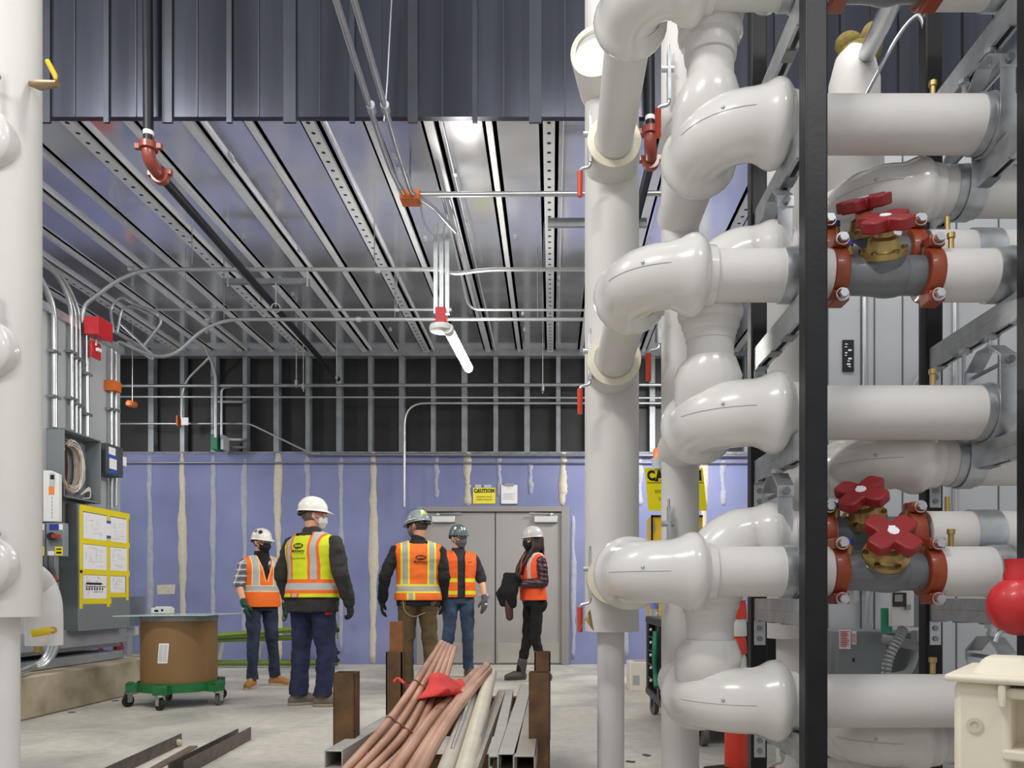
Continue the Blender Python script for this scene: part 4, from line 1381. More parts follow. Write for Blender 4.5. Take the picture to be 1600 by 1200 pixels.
# lamp on its strut pendant
dL = 6.55
t = thing('tube_lamp', 'lit tube lamp on a round base hanging from a strut pendant', 'lamp', P(690, 520, dL))
for px in (681, 690, 699):
    MB().bb(P(px - 3.6, 490, dL - .02), P(px + 3.6, 352, dL + .02)).build('pendant_strut', GALV, t, smooth=False)
MB().bb(P(680, 507, dL - .08), P(700, 490, dL + .08)).build('mount_box', REDPAINT, t, bevel=.005, label='red mounting box')
MB().lathe([(.1, -.03), (.105, -.01), (.1, .015), (.05, .03)], P(690, 512, dL), (0, 0, 1), 30).build('round_base', WHITEPL, t)
q = P(702, 518, dL)
MB().tube([q, q + Vector((.06, .95, -.03))], .042, 20).ell(q + Vector((.06, .95, -.03)), (.042, .042, .042)).build('glowing_tube', mat('lamp_glow', '#fffaf0', .3, emit=95, var=0), t)
MB().cyl(q + Vector((-.01, -.05, .01)), q + Vector((0, .01, 0)), .045, seg=20).build('end_cap', WHITEPL, t)


# sprinkler pipes with red-brown elbows
def sprinkler(label, px, y_el, d, back_px, back_py, back_d, joints=True):
    s = F / d
    x = (px - VX) / s
    z = H + (VY - y_el) / s
    t = thing('sprinkler_pipe', label, 'pipe', (x, d, z))
    MB().tube([(x - .03, d, 8.0), (x, d, z + .1)], .034, 18).build('drop_pipe', BLACKPIPE, t)
    e = P(back_px, back_py, back_d)
    e0 = Vector((x + .02, d + .12, z - .05))
    MB().tube([e0, e], .034, 18).build('branch_pipe', BLACKPIPE, t)
    g = MB().tube(smooth_path([(x, d, z + .1), (x, d + .005, z + .02), (x + .01, d + .05, z - .03), e0 + (e - e0).normalized() * .05], 5), .044, 18)
    RB = mat('red_brown_coupling', '#86392a', .45, var=.1, vs=18, coat=.2)
    el = g.build('grooved_elbow', RB, t)
    q = MB().cyl((x, d, z + .06), (x, d, z + .11), .062, seg=20).box((x - .07, d, z + .085), (.05, .03, .04)).box((x + .07, d, z + .085), (.05, .03, .04))
    dr = (e - e0).normalized()
    q.cyl(e0 - dr * .02, e0 + dr * .03, .062, seg=20).box(e0 + Vector((.065, 0, .02)), (.04, .04, .04)).box(e0 + Vector((-.065, 0, .01)), (.04, .04, .04))
    q.build('grooved_coupling', RB, t, bevel=.004)
    MB().cyl((x, d, z + .16), (x, d, z + .19), .0355, seg=18).build('sticker', WHITEPL, t)
    return t


sprinkler('black sprinkler pipe dropping past the fascia to a red-brown elbow at left', 232, 248, 5.35, 528, 592, 10.5)
sprinkler('black sprinkler pipe with red-brown elbow behind the upright pipes at top', 1016, 225, 5.35, 940, 560, 10.4)
# trapeze and rods
t = thing('trapeze_hanger', 'horizontal strut trapeze carrying the black sprinkler pipe under the deck', 'pipe hanger', P(415, 440, 7.6))
MB().bb(P(348, 443, 7.6), P(484, 437, 7.64)).build('strut', GALVD, t)
for px in (356, 480):
    MB().cyl(P(px, 448, 7.6), P(px, 425, 7.6), .01, seg=6).build('rod', GALV, t)
MB().tube([P(431, 442, 7.6), P(431, 480, 7.7)], .006, 6).build('rod', GALV, t)
MB().ring(P(431, 481, 7.66), P(431, 481, 7.7), .045, .037).build('loop', GALV, t)
for k, (px, y0, y1) in enumerate(((463, 548, 606), (474, 548, 612), (526, 552, 596), (848, 548, 615))):
    t = thing('hanger_rod', ['left thin hanger rod at the sprinkler end over the blue wall', 'right thin hanger rod at the sprinkler end with a small clamp', 'thin hanger rod at the tip of the black sprinkler pipe', 'thin hanger rod with a small clamp right of the lamp'][k], 'rod', P(px, y1, 10.3))
    MB().cyl(Vector((P(px, 0, 10.3).x, 10.3, 4.45)), P(px, y1, 10.3), .007, seg=6).build('rod', GALV, t)
    MB().cyl(P(px, y1 - 12, 10.3), P(px, y1 - 4, 10.3), .022, seg=8).build('clamp', GALVD, t)
# ------------------------------------------------------------------ people
def vest_material(name, base, bands):
    """hi-vis cloth; bands in the wearer's own coordinates: ('h',z,hw,hex) ('v',|x|,hw,zmin,hex) ('c',x,hw,z0,z1,hex)"""
    m = mat(name, base, .7, var=.05, vs=9, bump=.25, bs=22)
    nt = m.node_tree
    b = nt.nodes['Principled BSDF']
    cur = b.inputs['Base Color'].links[0].from_socket
    tc = nt.nodes.new('ShaderNodeTexCoord')
    sp = nt.nodes.new('ShaderNodeSeparateXYZ')
    nt.links.new(tc.outputs['Object'], sp.inputs[0])
    ab = nt.nodes.new('ShaderNodeMath'); ab.operation = 'ABSOLUTE'
    nt.links.new(sp.outputs[0], ab.inputs[0])

    def cmp(sock, c, hw):
        n = nt.nodes.new('ShaderNodeMath'); n.operation = 'COMPARE'
        nt.links.new(sock, n.inputs[0]); n.inputs[1].default_value = c; n.inputs[2].default_value = hw
        return n.outputs[0]

    def mul(a, c):
        n = nt.nodes.new('ShaderNodeMath'); n.operation = 'MULTIPLY'
        nt.links.new(a, n.inputs[0]); nt.links.new(c, n.inputs[1])
        return n.outputs[0]
    for bd in bands:
        if bd[0] == 'h':
            k = cmp(sp.outputs[2], bd[1], bd[2])
        elif bd[0] == 'v':
            k = mul(cmp(ab.outputs[0], bd[1], bd[2]), cmp(sp.outputs[2], bd[3] + 1, 1))
        else:
            k = mul(cmp(sp.outputs[0], bd[1], bd[2]), cmp(sp.outputs[2], (bd[3] + bd[4]) / 2, (bd[4] - bd[3]) / 2))
        mx = nt.nodes.new('ShaderNodeMixRGB')
        nt.links.new(k, mx.inputs[0]); nt.links.new(cur, mx.inputs[1]); mx.inputs[2].default_value = lin(bd[-1])
        cur = mx.outputs[0]
    nt.links.new(cur, b.inputs['Base Color'])
    return m


def plaid_material():
    m = mat('plaid_cloth', '#9a9da5', .8, var=.05, vs=30)
    nt = m.node_tree
    b = nt.nodes['Principled BSDF']
    tc = nt.nodes.new('ShaderNodeTexCoord')
    sp = nt.nodes.new('ShaderNodeSeparateXYZ')
    nt.links.new(tc.outputs['Object'], sp.inputs[0])
    cur = b.inputs['Base Color'].links[0].from_socket

    def band(sock, freq, ph, th):
        n = nt.nodes.new('ShaderNodeMath'); n.operation = 'MULTIPLY_ADD'
        nt.links.new(sock, n.inputs[0]); n.inputs[1].default_value = freq; n.inputs[2].default_value = ph
        f = nt.nodes.new('ShaderNodeMath'); f.operation = 'FRACT'; nt.links.new(n.outputs[0], f.inputs[0])
        l = nt.nodes.new('ShaderNodeMath'); l.operation = 'LESS_THAN'; nt.links.new(f.outputs[0], l.inputs[0]); l.inputs[1].default_value = th
        return l.outputs[0]
    for sock, fr, ph, th, hx, f in ((sp.outputs[2], 15, .1, .42, '#33343f', .55), (sp.outputs[1], 17, .3, .4, '#33343f', .55), (sp.outputs[2], 15, .5, .12, '#e8e6e2', .9), (sp.outputs[1], 17, .7, .14, '#e8e6e2', .9)):
        k = band(sock, fr, ph, th)
        g = nt.nodes.new('ShaderNodeMath'); g.operation = 'MULTIPLY'; nt.links.new(k, g.inputs[0]); g.inputs[1].default_value = f
        mx = nt.nodes.new('ShaderNodeMixRGB')
        nt.links.new(g.outputs[0], mx.inputs[0]); nt.links.new(cur, mx.inputs[1]); mx.inputs[2].default_value = lin(hx)
        cur = mx.outputs[0]
    nt.links.new(cur, b.inputs['Base Color'])
    return m


SILVER = '#b4b3b0'


def rotz(a):
    return Matrix.Rotation(math.radians(a), 3, 'Z')


class Head:
    def __init__(s, c, yaw, pitch=0, k=1.0):
        s.c, s.k = Vector(c), k
        s.R = rotz(yaw) @ Matrix.Rotation(math.radians(pitch), 3, 'X')

    def p(s, x, y, z):
        return s.c + s.R @ (Vector((x, y, z)) * s.k)


def hand(mb, wrist, d, n, t, curl=.35, k=1., fat=1., spread=1.):
    """palm and five bent fingers; d pointing direction, n palm side, t thumb side"""
    w = Vector(wrist)
    d = Vector(d).normalized()
    n = (Vector(n) - d * Vector(n).dot(d)).normalized()
    t = (Vector(t) - d * Vector(t).dot(d) - n * Vector(t).dot(n)).normalized()
    K = k
    kn = []
    for off, L in ((.031, .088), (.011, .093), (-.010, .089), (-.029, .080)):
        q = w + d * (L * K) + t * (off * K * spread)
        kn.append(q)
        mb.cap(w + d * .012 * K + t * (off * .55 * K), q, .0155 * fat * K, .0125 * fat * K, 10)
    for q, L, c, in zip(kn, (.072, .080, .074, .056), (curl * .8, curl, curl * 1.1, curl * 1.25)):
        p, a = q, c * .5
        for j, f in enumerate((.45, .3, .25)):
            dd = d * math.cos(a) + n * math.sin(a)
            e = p + dd * (L * f * K)
            mb.cap(p, e, (.0108 - .0011 * j) * fat * K, (.0100 - .0012 * j) * fat * K, 9)
            p, a = e, a + c * .75
    b = w + d * (.022 * K) + t * (.026 * K)
    e1 = b + (d * .62 + t * .62 + n * .35).normalized() * (.038 * K)
    e2 = e1 + (d * .85 + t * .25 + n * .4).normalized() * (.032 * K)
    e3 = e2 + (d * .95 + n * .35).normalized() * (.024 * K)
    mb.chain([b, e1, e2, e3], [.016 * fat * K, .0128 * fat * K, .0112 * fat * K, .0092 * fat * K], 9)


def cut(me, planes, delete):
    """bisect by planes, then delete faces for which delete(center) is true"""
    bm = bmesh.new()
    bm.from_mesh(me)
    for co, no in planes:
        bmesh.ops.bisect_plane(bm, geom=bm.verts[:] + bm.edges[:] + bm.faces[:], dist=1e-5, plane_co=co, plane_no=no)
    dl = [f for f in bm.faces if delete(f.calc_center_median())]
    bmesh.ops.delete(bm, geom=dl, context='FACES')
    bm.to_mesh(me)
    bm.free()
    me.update()


def torso_rings(s, g, gy, inf=0., z_lo=.86, z_hi=1.53, lean=0., belly=0.):
    R = [(.84, .168, .118, 0), (.92, .172, .122, .004), (1.0, .168, .118, 0), (1.1, .158, .112, -.004), (1.2, .166, .117, -.004), (1.30, .182, .122, 0), (1.36, .186, .116, .004), (1.405, .168, .098, .010), (1.445, .118, .078, .014), (1.475, .08, .068, .014), (1.515, .062, .062, .012)]
    out = []
    for z, rx, ry, yo in R:
        if z < z_lo - .01 or z > z_hi:
            continue
        by = belly * math.exp(-((z - 1.06) / .14) ** 2)
        out.append(((0, (yo - by * .6 + lean * (z - 1)) * s, z * s), (rx * g + inf) * s, (ry * gy + by + inf) * s))
    return out


def person(cfg):
    s = cfg['h'] / 1.75
    g, gy = cfg.get('girth', 1.), cfg.get('girth_y', cfg.get('girth', 1.))
    lean = cfg.get('lean', 0.)
    root = thing('person', cfg['label'], 'person', (0, 0, 0), 'people in hard hats')
    S = lambda p: Vector(p) * s
    sh = {k: S(v) for k, v in cfg['shoulder'].items()}
    el = {k: S(v) for k, v in cfg['elbow'].items()}
    wr = {k: S(v) for k, v in cfg['wrist'].items()}
    hip = {-1: S((-.092, 0, .90)), 1: S((.092, 0, .90))}
    kn = {k: S(v) for k, v in cfg['knee'].items()}
    an = {k: S(v) for k, v in cfg['ankle'].items()}
    hd = Head(S(cfg.get('head', (0, -.015 + lean * .6, 1.622))), cfg.get('head_yaw', 0), cfg.get('pitch', 0), s)
    skin = cfg.get('skin', SKIN)
    # ---- the body, one continuous surface
    b = MB()
    b.loft(torso_rings(s, g * .9, gy * .9, -.012, .86, 1.5, lean, cfg.get('belly', 0) * .8))
    nb = S((0, .012 + lean * .45, 1.45))
    b.chain([nb, hd.p(0, .018, -.06)], [.062 * s, .058 * s], 18)
    b.ell(hd.p(0, .012, .035), [.074 * s, .094 * s, .098 * s], hd.R, 24, 16)
    b.ell(hd.p(0, -.018, -.035), [.062 * s, .074 * s, .075 * s], hd.R, 20, 12)
    b.ell(hd.p(0, -.045, -.082), [.038 * s, .038 * s, .030 * s], hd.R, 16, 10)
    b.chain([hd.p(0, -.083, .022), hd.p(0, -.104, -.018)], [.010 * s, .015 * s], 10)
    b.chain([hd.p(-.034, -.078, .03), hd.p(.034, -.078, .03)], [.016 * s, .016 * s], 10)
    for k in (-1, 1):
        b.ell(hd.p(k * .040, -.062, -.018), [.026 * s, .024 * s, .022 * s], hd.R, 12, 8)
        b.ell(hd.p(k * .074, .012, -.005), [.012 * s, .022 * s, .033 * s], hd.R, 12, 8)
        b.ell(hd.p(k * .080, .016, .012), [.008 * s, .016 * s, .016 * s], hd.R, 10, 8)
    b.chain([hd.p(-.016, -.084, -.053), hd.p(.016, -.084, -.053)], [.009 * s, .009 * s], 8)
    arm_r = cfg.get('arm_r', 1.)
    for k in (-1, 1):
        b.chain([sh[k], el[k], wr[k]], [.052 * s * arm_r, .041 * s * arm_r, .029 * s * arm_r], 16)
        mid = el[k] * .7 + wr[k] * .3
        b.ell(mid, (.041 * s * arm_r,) * 3, None, 14, 8)
        b.chain([sh[k] * .75 + S((0, 0, .355)), sh[k]], [.045 * s, .052 * s], 14)
        dd, nn, tt, cu = cfg['hand'][k]
        hand(b, wr[k], dd, nn, tt, cu, s * .98)
        b.chain([hip[k], kn[k], an[k]], [.078 * s * g, .052 * s, .038 * s], 16)
        b.cap(an[k], an[k] + S((0, -.02, -.045)), .032 * s, .03 * s, 12)
    body = remesh(b, .0075, 4, 'body', [skin])
    body_o = link('body', body, root)
    # eyes
    for k in (-1, 1):
        e = MB().ell(hd.p(k * .032, -.0775, .012), [.0135 * s, .012 * s, .011 * s], hd.R, 14, 10).build('eye', mat('eye_white', '#e9e4df', .2), root)
        MB().ell(hd.p(k * .032, -.0885, .012), [.0055 * s, .003 * s, .0055 * s], hd.R, 10, 6).build('iris', mat('iris_brown', '#3a261a', .2), e)
    lip = MB().chain([hd.p(-.022, -.088, -.053), hd.p(0, -.094, -.051), hd.p(.022, -.088, -.053)], [.004 * s, .007 * s, .004 * s], 8).build('lips', mat('lip_tone', '#a8604f', .5), root)
    # ---- trousers
    b = MB()
    b.loft([(S((0, .0, .86)), .15 * s * g, .115 * s * gy), (S((0, 0, .93)), .164 * s * g, .118 * s * gy), (S((0, 0, 1.0)), .152 * s * g, .104 * s * gy), (S((0, 0, 1.02)), .14 * s * g, .095 * s * gy)])
    tr = cfg.get('leg_r', 1.)
    for k in (-1, 1):
        b.ell(hip[k] + S((0, .045, -.02)), [.088 * s * g, .085 * s * gy, .1 * s], None, 16, 10)
        b.chain([hip[k] + S((0, 0, -.0)), hip[k] * .5 + kn[k] * .5, kn[k], kn[k] * .4 + an[k] * .6, an[k] + S((0, 0, -.01))],
                [.095 * s * tr * g ** .5, .083 * s * tr, .070 * s * tr, .064 * s * tr, .066 * s * tr * cfg.get('hem', 1.)], 18)
    tm = remesh(b, .010, 5, 'trousers', [cfg['trouser_mat']])
    wrinkle(tm, .011 * cfg.get('creased', 1.), 7, 10, cfg['seed'])
    cut(tm, [(Vector((0, 0, .095 * s)), Vector((0, 0, 1)))], lambda c: c.z < .095 * s)
    tro = link('trousers', tm, root)
    for nm, mb_, m_ in cfg.get('trouser_bits', []):
        mb_(s).build(nm, m_, tro)
    # ---- boots
    for k in (-1, 1):
        a = an[k]
        R = rotz(cfg.get('foot_yaw', {}).get(k, 0))
        fp = lambda x, y, z: Vector((a.x, a.y, 0)) + R @ (Vector((x, y, z)) * s)
        L = cfg.get('foot', 1.)
        b = MB()
        b.chain([fp(0, .045, .045), fp(0, -.03, .05), fp(0, -.12 * L, .045), fp(0, -.17 * L, .038)], [.040 * s, .047 * s, .046 * s, .040 * s], 16)
        b.chain([fp(0, .02, .06), Vector((a.x, a.y, max(a.z, .08 * s))) + (kn[k] - a).normalized() * (cfg.get('boot_top', .09) * s)], [.045 * s, .049 * s * cfg.get('boot_r', 1)], 16)
        b.ell(fp(0, -.07 * L, .065), [.040 * s, .065 * s, .042 * s], R, 14, 8)
        me = remesh(b, .0085, 4, 'boot', [cfg['boot_mat']])
        for v in me.vertices:
            v.co.z = max(v.co.z, .012)
        bo = link('boot', me, root)
        poly = []
        for q in range(28):
            th = 2 * math.pi * q / 28
            y = -.065 * L + (.135 * L + .01) * math.cos(th)
            wdt = .043 + .008 * math.sin((y + .06) * 14)
            poly.append((wdt * math.sin(th) * s * 1.12, y * s))
        so = MB().prism([(x, y) for x, y in poly], (a.x, a.y, 0), R @ Vector((1, 0, 0)), R @ Vector((0, 1, 0)), (0, 0, .026 * s)).build('sole', cfg['sole_mat'], bo, bevel=.005)
        if cfg.get('laces'):
            lc = MB()
            for q in range(4):
                y = -.045 - .022 * q
                lc.chain([fp(-.026, y, .115 - .012 * q), fp(0, y - .012, .122 - .013 * q), fp(.026, y, .115 - .012 * q)], [.004 * s] * 3, 6)
            lc.build('laces', cfg['laces'], bo)
    # ---- jacket or shirt
    jr = cfg.get('sleeve_r', 1.)
    b = MB()
    b.loft(torso_rings(s, g, gy, .012, cfg.get('hem_z', .86), 1.49, lean, cfg.get('belly', 0)))
    if 'hem_z' in cfg:
        b.loft([(S((0, .0, cfg['hem_z'])), .198 * s * g, .152 * s * gy), (S((0, .004, .92)), .194 * s * g, .148 * s * gy), (S((0, 0, 1.02)), .184 * s * g, .132 * s * gy)])
    for k in (-1, 1):
        b.cap(sh[k] * .6 + S((0, 0, .565)), sh[k], .055 * s, .068 * s * jr, 16)
        e_end = wr[k] if cfg['sleeve'] == 'long' else sh[k] * .08 + el[k] * .92
        if cfg['sleeve'] == 'long':
            b.chain([sh[k], sh[k] * .5 + el[k] * .5, el[k], el[k] * .5 + wr[k] * .5, wr[k] - (wr[k] - el[k]).normalized() * .01 * s],
                    [.068 * s * jr, .066 * s * jr, .060 * s * jr, .055 * s * jr, .046 * s * jr], 18)
        else:
            b.chain([sh[k], sh[k] * .5 + el[k] * .5, e_end], [.068 * s * jr, .067 * s * jr, .066 * s * jr], 18)
    if cfg.get('collar', True):
        b.tube([nb + S((0, 0, -.03)), nb + S((0, .0, .025)), nb * .42 + hd.p(0, .02, -.07) * .58 + S((0, 0, .01))], [.085 * s, .077 * s, .073 * s], 24)
    jm = remesh(b, .0095, 5, 'jacket' if cfg['sleeve'] == 'long' else 'shirt', [cfg['jacket_mat']])
    if cfg.get('quilt'):
        nrm = [v.normal.copy() for v in jm.vertices]
        for v, nv in zip(jm.vertices, nrm):
            v.co += nv * (.007 * s * (abs(math.sin((v.co.z + .25 * v.co.y) * 62)) - .5))
    wrinkle(jm, .010 * cfg.get('creased', 1.), 8, 13, cfg['seed'] + 4)
    hz = cfg.get('hem_z', .86) * s
    zcut = hz + .004
    cut(jm, [(Vector((0, 0, zcut)), Vector((0, 0, 1)))], lambda c: False)
    jo = link('jacket' if cfg['sleeve'] == 'long' else 'shirt', jm, root)
    if cfg.get('shirt_front'):
        pass
    # ---- vest
    vb = MB()
    vz = cfg.get('vest_hem', .93)
    vb.loft(torso_rings(s, g * cfg.get('vest_w', 1.02), gy * 1.0, .034, .84, 1.475, lean, cfg.get('belly', 0)))
    for k in (-1, 1):
        vb.cap(sh[k] * .45 + S((0, .006 + lean * .2, .80)), sh[k] * .86 + S((0, 0, .198)), .066 * s, .076 * s, 16)
    if 'hem_z' in cfg:
        vb.loft([(S((0, .004, .85)), .214 * s * g, .168 * s * gy), (S((0, .004, .93)), .211 * s * g, .166 * s * gy), (S((0, 0, 1.03)), .203 * s * g, .152 * s * gy)])
    vm = remesh(vb, .0105, 5, 'vest', [cfg['vest_mat']])
    wrinkle(vm, .007, 6, 9, cfg['seed'] + 9)
    vw = cfg.get('vneck', .07) * s
    vb_z = cfg.get('vneck_bottom', 1.2) * s
    top_z = 1.46 * s
    pl = [(Vector((0, 0, vz * s)), Vector((0, 0, 1))), (Vector((0, 0, vb_z)), Vector((1, 0, -vw / (top_z - vb_z)))), (Vector((0, 0, vb_z)), Vector((-1, 0, -vw / (top_z - vb_z)))),
          (Vector((0, .05 * s, 1.465 * s)), Vector((0, -.25, 1))), (Vector((cfg.get('gap', 0) * s, 0, 0)), Vector((1, 0, 0))), (Vector((-cfg.get('gap', 0) * s, 0, 0)), Vector((1, 0, 0)))]

    def kill(c):
        if c.z < vz * s:
            return True
        if c.z - .25 * (c.y - .05 * s) * -1 > 1.465 * s and c.z > 1.44 * s and abs(c.x) < .09 * s:
            return True
        if c.y < -.01 * s:
            if c.z > vb_z and abs(c.x) < vw * (c.z - vb_z) / (top_z - vb_z):
                return True
            if cfg.get('gap') and abs(c.x) < cfg['gap'] * s:
                return True
        return False
    cut(vm, pl, kill)
    vo = link('vest', vm, root)
    sm = vo.modifiers.new('s', 'SOLIDIFY'); sm.thickness = .006; sm.offset = -1
    bvh = BVHTree.FromPolygons([v.co[:] for v in vm.vertices], [p.vertices[:] for p in vm.polygons])

    def decal(mb, name, m, back=True, off=.003):
        vs = []
        for p in mb.v:
            hit = bvh.ray_cast(Vector((p.x, 1 if back else -1, p.z)), Vector((0, -1 if back else 1, 0)))
            vs.append(hit[0] + Vector((0, off if back else -off, 0)) if hit[0] is not None else Vector((p.x, .12, p.z)))
        mb.v = vs
        mb.build(name, m, vo, smooth=False)
    # edge piping of the vest, and zip
    if cfg.get('piping'):
        q = MB()
        for k in (-1, 1):
            pts = []
            for i in range(9):
                t = i / 8
                z = vb_z + (top_z - vb_z) * t * .95
                x = k * (vw * t * .95 + .004)
                hit = bvh.ray_cast(Vector((x + k * .006, -1, z)), Vector((0, 1, 0)))
                if hit[0] is not None and hit[0].y < .02:
                    pts.append(hit[0])
            if len(pts) > 2:
                q.tube(pts, .006 * s, 6)
        if q.v:
            q.build('vest_piping', cfg['piping'], vo)
    if cfg.get('logo'):
        u, w = Vector((-1, 0, 0)), Vector((0, 0, 1))
        c = S(cfg['logo_at'])
        ov = MB()
        N = 30
        ring = [c + u * (.052 * s * math.cos(2 * math.pi * i / N)) + w * (.024 * s * math.sin(2 * math.pi * i / N)) for i in range(N)]
        ov.add([c] + ring, [(0, 1 + i, 1 + (i + 1) % N) for i in range(N)])
        decal(ov, 'logo_oval', INK)
        zg = MB()
        for i in range(4):
            x0 = -.036 + i * .0185
            for a, e in ((0, .0095), (.019, .0095)):
                p0, p1 = c + u * ((x0 + a) * s) + w * (-.011 * s), c + u * ((x0 + e) * s) + w * (.013 * s)
                t_ = u * (.0032 * s)
                zg.add([p0 - t_, p0 + t_, p1 + t_, p1 - t_], [(0, 1, 2, 3)])
        decal(zg, 'logo_zigzag', cfg['vest_plain'], off=.0045)
        tx = MB()
        put_text(tx, 'McKinstry', .034 * s, c - w * .043 * s, u, w, bold=.0008, width=.135 * s)
        put_text(tx, 'For The Life of Your Building', .014 * s, c - w * .064 * s, u, w, width=.12 * s)
        if cfg.get('logo') == 2:
            put_text(tx, 'Safety Starts Here', .02 * s, c - w * .105 * s, u, w, width=.145 * s)
        decal(tx, 'back_lettering', INK)
    if cfg.get('pockets'):
        pk = MB()
        for x0, z0, x1, z1 in cfg['pockets']:
            pk.add([S((x0, 0, z0)), S((x1, 0, z0)), S((x1, 0, z1)), S((x0, 0, z1))], [(0, 1, 2, 3)])
        decal(pk, 'pocket_edge', DARKIN, back=False)
    # ---- gloves
    for k in (-1, 1):
        if cfg.get('glove') and k in cfg.get('glove_on', (-1, 1)):
            dd, nn, tt, cu = cfg['hand'][k]
            b = MB()
            hand(b, wr[k], dd, nn, tt, cu, s * 1.02, 1.28, 1.06)
            fd = (wr[k] - el[k]).normalized()
            b.cap(wr[k] - fd * .035 * s, wr[k] + Vector(dd).normalized() * .02, .037 * s, .034 * s, 14)
            gm = remesh(b, .0052, 3, 'glove', [cfg['glove']])
            go = link('glove', gm, root)
            if cfg.get('glove_patch'):
                nv = Vector(nn).normalized()
                tv = Vector(tt).normalized()
                dv = Vector(dd).normalized()
                p = wr[k] + dv * .055 * s - nv * .021 * s
                MB().box(p, (.035, .004, .016), Matrix((tv, nv, dv)).transposed()).build('glove_patch', PAPER, go)
    # ---- hair
    if cfg.get('hair'):
        b = MB()
        b.ell(hd.p(0, .02, .03), [.081 * s, .096 * s, .098 * s], hd.R, 20, 14)
        me = remesh(b, .009, 2, 'hair', [cfg['hair']])
        Ri = hd.R.inverted()

        def khair(c):
            q = Ri @ (c - hd.c) / s
            return q.y < -.01 or q.z < -.045 - q.y * .2 or (abs(q.x) > .066 and q.y < .03 and q.z < .02)
        cut(me, [], khair)
        ho = link('hair', me, root)
        sm = ho.modifiers.new('s', 'SOLIDIFY'); sm.thickness = .008; sm.offset = -1
        if cfg.get('long_hair'):
            b = MB()
            for pts, rr in cfg['long_hair'](hd, s):
                b.chain(pts, rr, 10)
            me = remesh(b, .008, 3, 'long_hair', [cfg['hair']])
            wrinkle(me, .006, 30, 5, 3)
            link('long_hair', me, root)
    # ---- hard hat
    hat = MB()
    nA, nZ = 40, 12
    cap_p = []
    hz0 = .048

    def dome(th, t, off=0.):
        # th around (0 = front -y), t 0 rim .. 1 top
        a, bb, hh = .101 + off, .124 + off, .118 + off
        rr = math.cos(t * math.pi / 2) ** .75
        fr = Vector((a * rr * math.sin(th), -bb * rr * math.cos(th) + .012, hz0 + hh * math.sin(t * math.pi / 2)))
        return hd.p(*fr)
    vs, fs = [], []
    prof_b = []
    for i in range(nZ + 1):
        for k in range(nA):
            th = 2 * math.pi * k / nA
            rid = .0
            vs.append(dome(th, i / nZ * .985))
    for i in range(nZ):
        for k in range(nA):
            k2 = (k + 1) % nA
            fs.append((i * nA + k, i * nA + k2, (i + 1) * nA + k2, (i + 1) * nA + k))
    fs.append(tuple(nZ * nA + k for k in range(nA)))
    hat.add(vs, fs)
    # brim: flared ring with longer front peak
    vs, fs = [], []
    for k in range(nA):
        th = 2 * math.pi * k / nA
        fr = max(0, math.cos(th)) ** 2.2
        ex = .009 + .042 * fr
        a, bb = .101, .124
        for e, dz in ((-.004, .006), (ex, -.010 - .012 * fr), (ex, -.014 - .012 * fr), (-.006, -.004)):
            vs.append(hd.p((a + e) * math.sin(th), -(bb + e) * math.cos(th) + .012, hz0 + dz))
    for k in range(nA):
        k2 = (k + 1) % nA
        for j in range(4):
            fs.append((k * 4 + j, k2 * 4 + j, k2 * 4 + (j + 1) % 4, k * 4 + (j + 1) % 4))
    hat.add(vs, fs)
    # crown ridges
    for off in (-.35, 0, .35):
        pts = []
        for i in range(13):
            g2 = (i / 12 - .5) * math.pi * .82
            pts.append(hd.p(math.sin(off) * .07 * math.cos(g2), .012 + .121 * math.sin(g2), hz0 + .114 * math.cos(g2) * (1 - .12 * abs(off))))
        hat.tube(pts, .008 * s, 8)
    ho = hat.build('hard_hat', cfg['hat_mat'], root, angle=50)
    hb = MB()
    ring = [hd.p(.093 * math.sin(2 * math.pi * k / 24), .012 - .115 * math.cos(2 * math.pi * k / 24), hz0 - .012) for k in range(25)]
    hb.tube(ring, .010 * s, 6, caps=False)
    hb.ell(hd.p(0, .117, .012), [.035 * s, .022 * s, .022 * s], hd.R, 12, 8)
    for k in (-1, 1):
        hb.chain([hd.p(k * .085, .065, .04), hd.p(k * .055, .108, .01)], [.009 * s, .011 * s], 8)
    hb.build('hat_band', cfg.get('band_mat', BLACKPL), ho)
    for th, t, w, h, m, shape in cfg.get('stickers', []):
        vs, fs = [], []
        N = 16
        if shape == 'o':
            vs = [dome(th, t, .003)] + [dome(th + w * math.cos(2 * math.pi * i / N), t + h * math.sin(2 * math.pi * i / N), .003) for i in range(N)]
            fs = [(0, 1 + i, 1 + (i + 1) % N) for i in range(N)]
        else:
            for i in range(5):
                for j in range(3):
                    vs.append(dome(th + w * (i / 2 - 1), t + h * (j - 1), .003))
            fs = [(i * 3 + j, (i + 1) * 3 + j, (i + 1) * 3 + j + 1, i * 3 + j + 1) for i in range(4) for j in range(2)]
        MB().add(vs, fs).build('sticker', m, ho)
    # ---- mask
    if cfg.get('mask'):
        b = MB()
        b.ell(hd.p(0, -.038, -.038), [.069 * s, .078 * s, .066 * s], hd.R, 24, 16)
        b.ell(hd.p(0, -.088, -.022), [.026 * s, .030 * s, .032 * s], hd.R, 14, 10)
        b.ell(hd.p(0, -.055, -.085), [.046 * s, .042 * s, .030 * s], hd.R, 14, 10)
        me = remesh(b, .007, 4, 'mask', [cfg['mask']])
        Ri = hd.R.inverted()
        P0 = hd.c + hd.R @ (Vector((0, -.03, 0)) * s)

        def kmask(c):
            q = Ri @ (c - hd.c) / s
            return q.y > -.032 or q.z > .008 + .4 * (-.1 - q.y)
        cut(me, [(P0, hd.R @ Vector((0, 1, 0)))], kmask)
        mo = link('face_mask', me, root)
        q = MB()
        for k in (-1, 1):
            for z in (-.01, -.065):
                q.chain([hd.p(k * .066, -.035, z), hd.p(k * .078, .0, z * .5), hd.p(k * .084, .03, -.01)], [.0035 * s] * 3, 6)
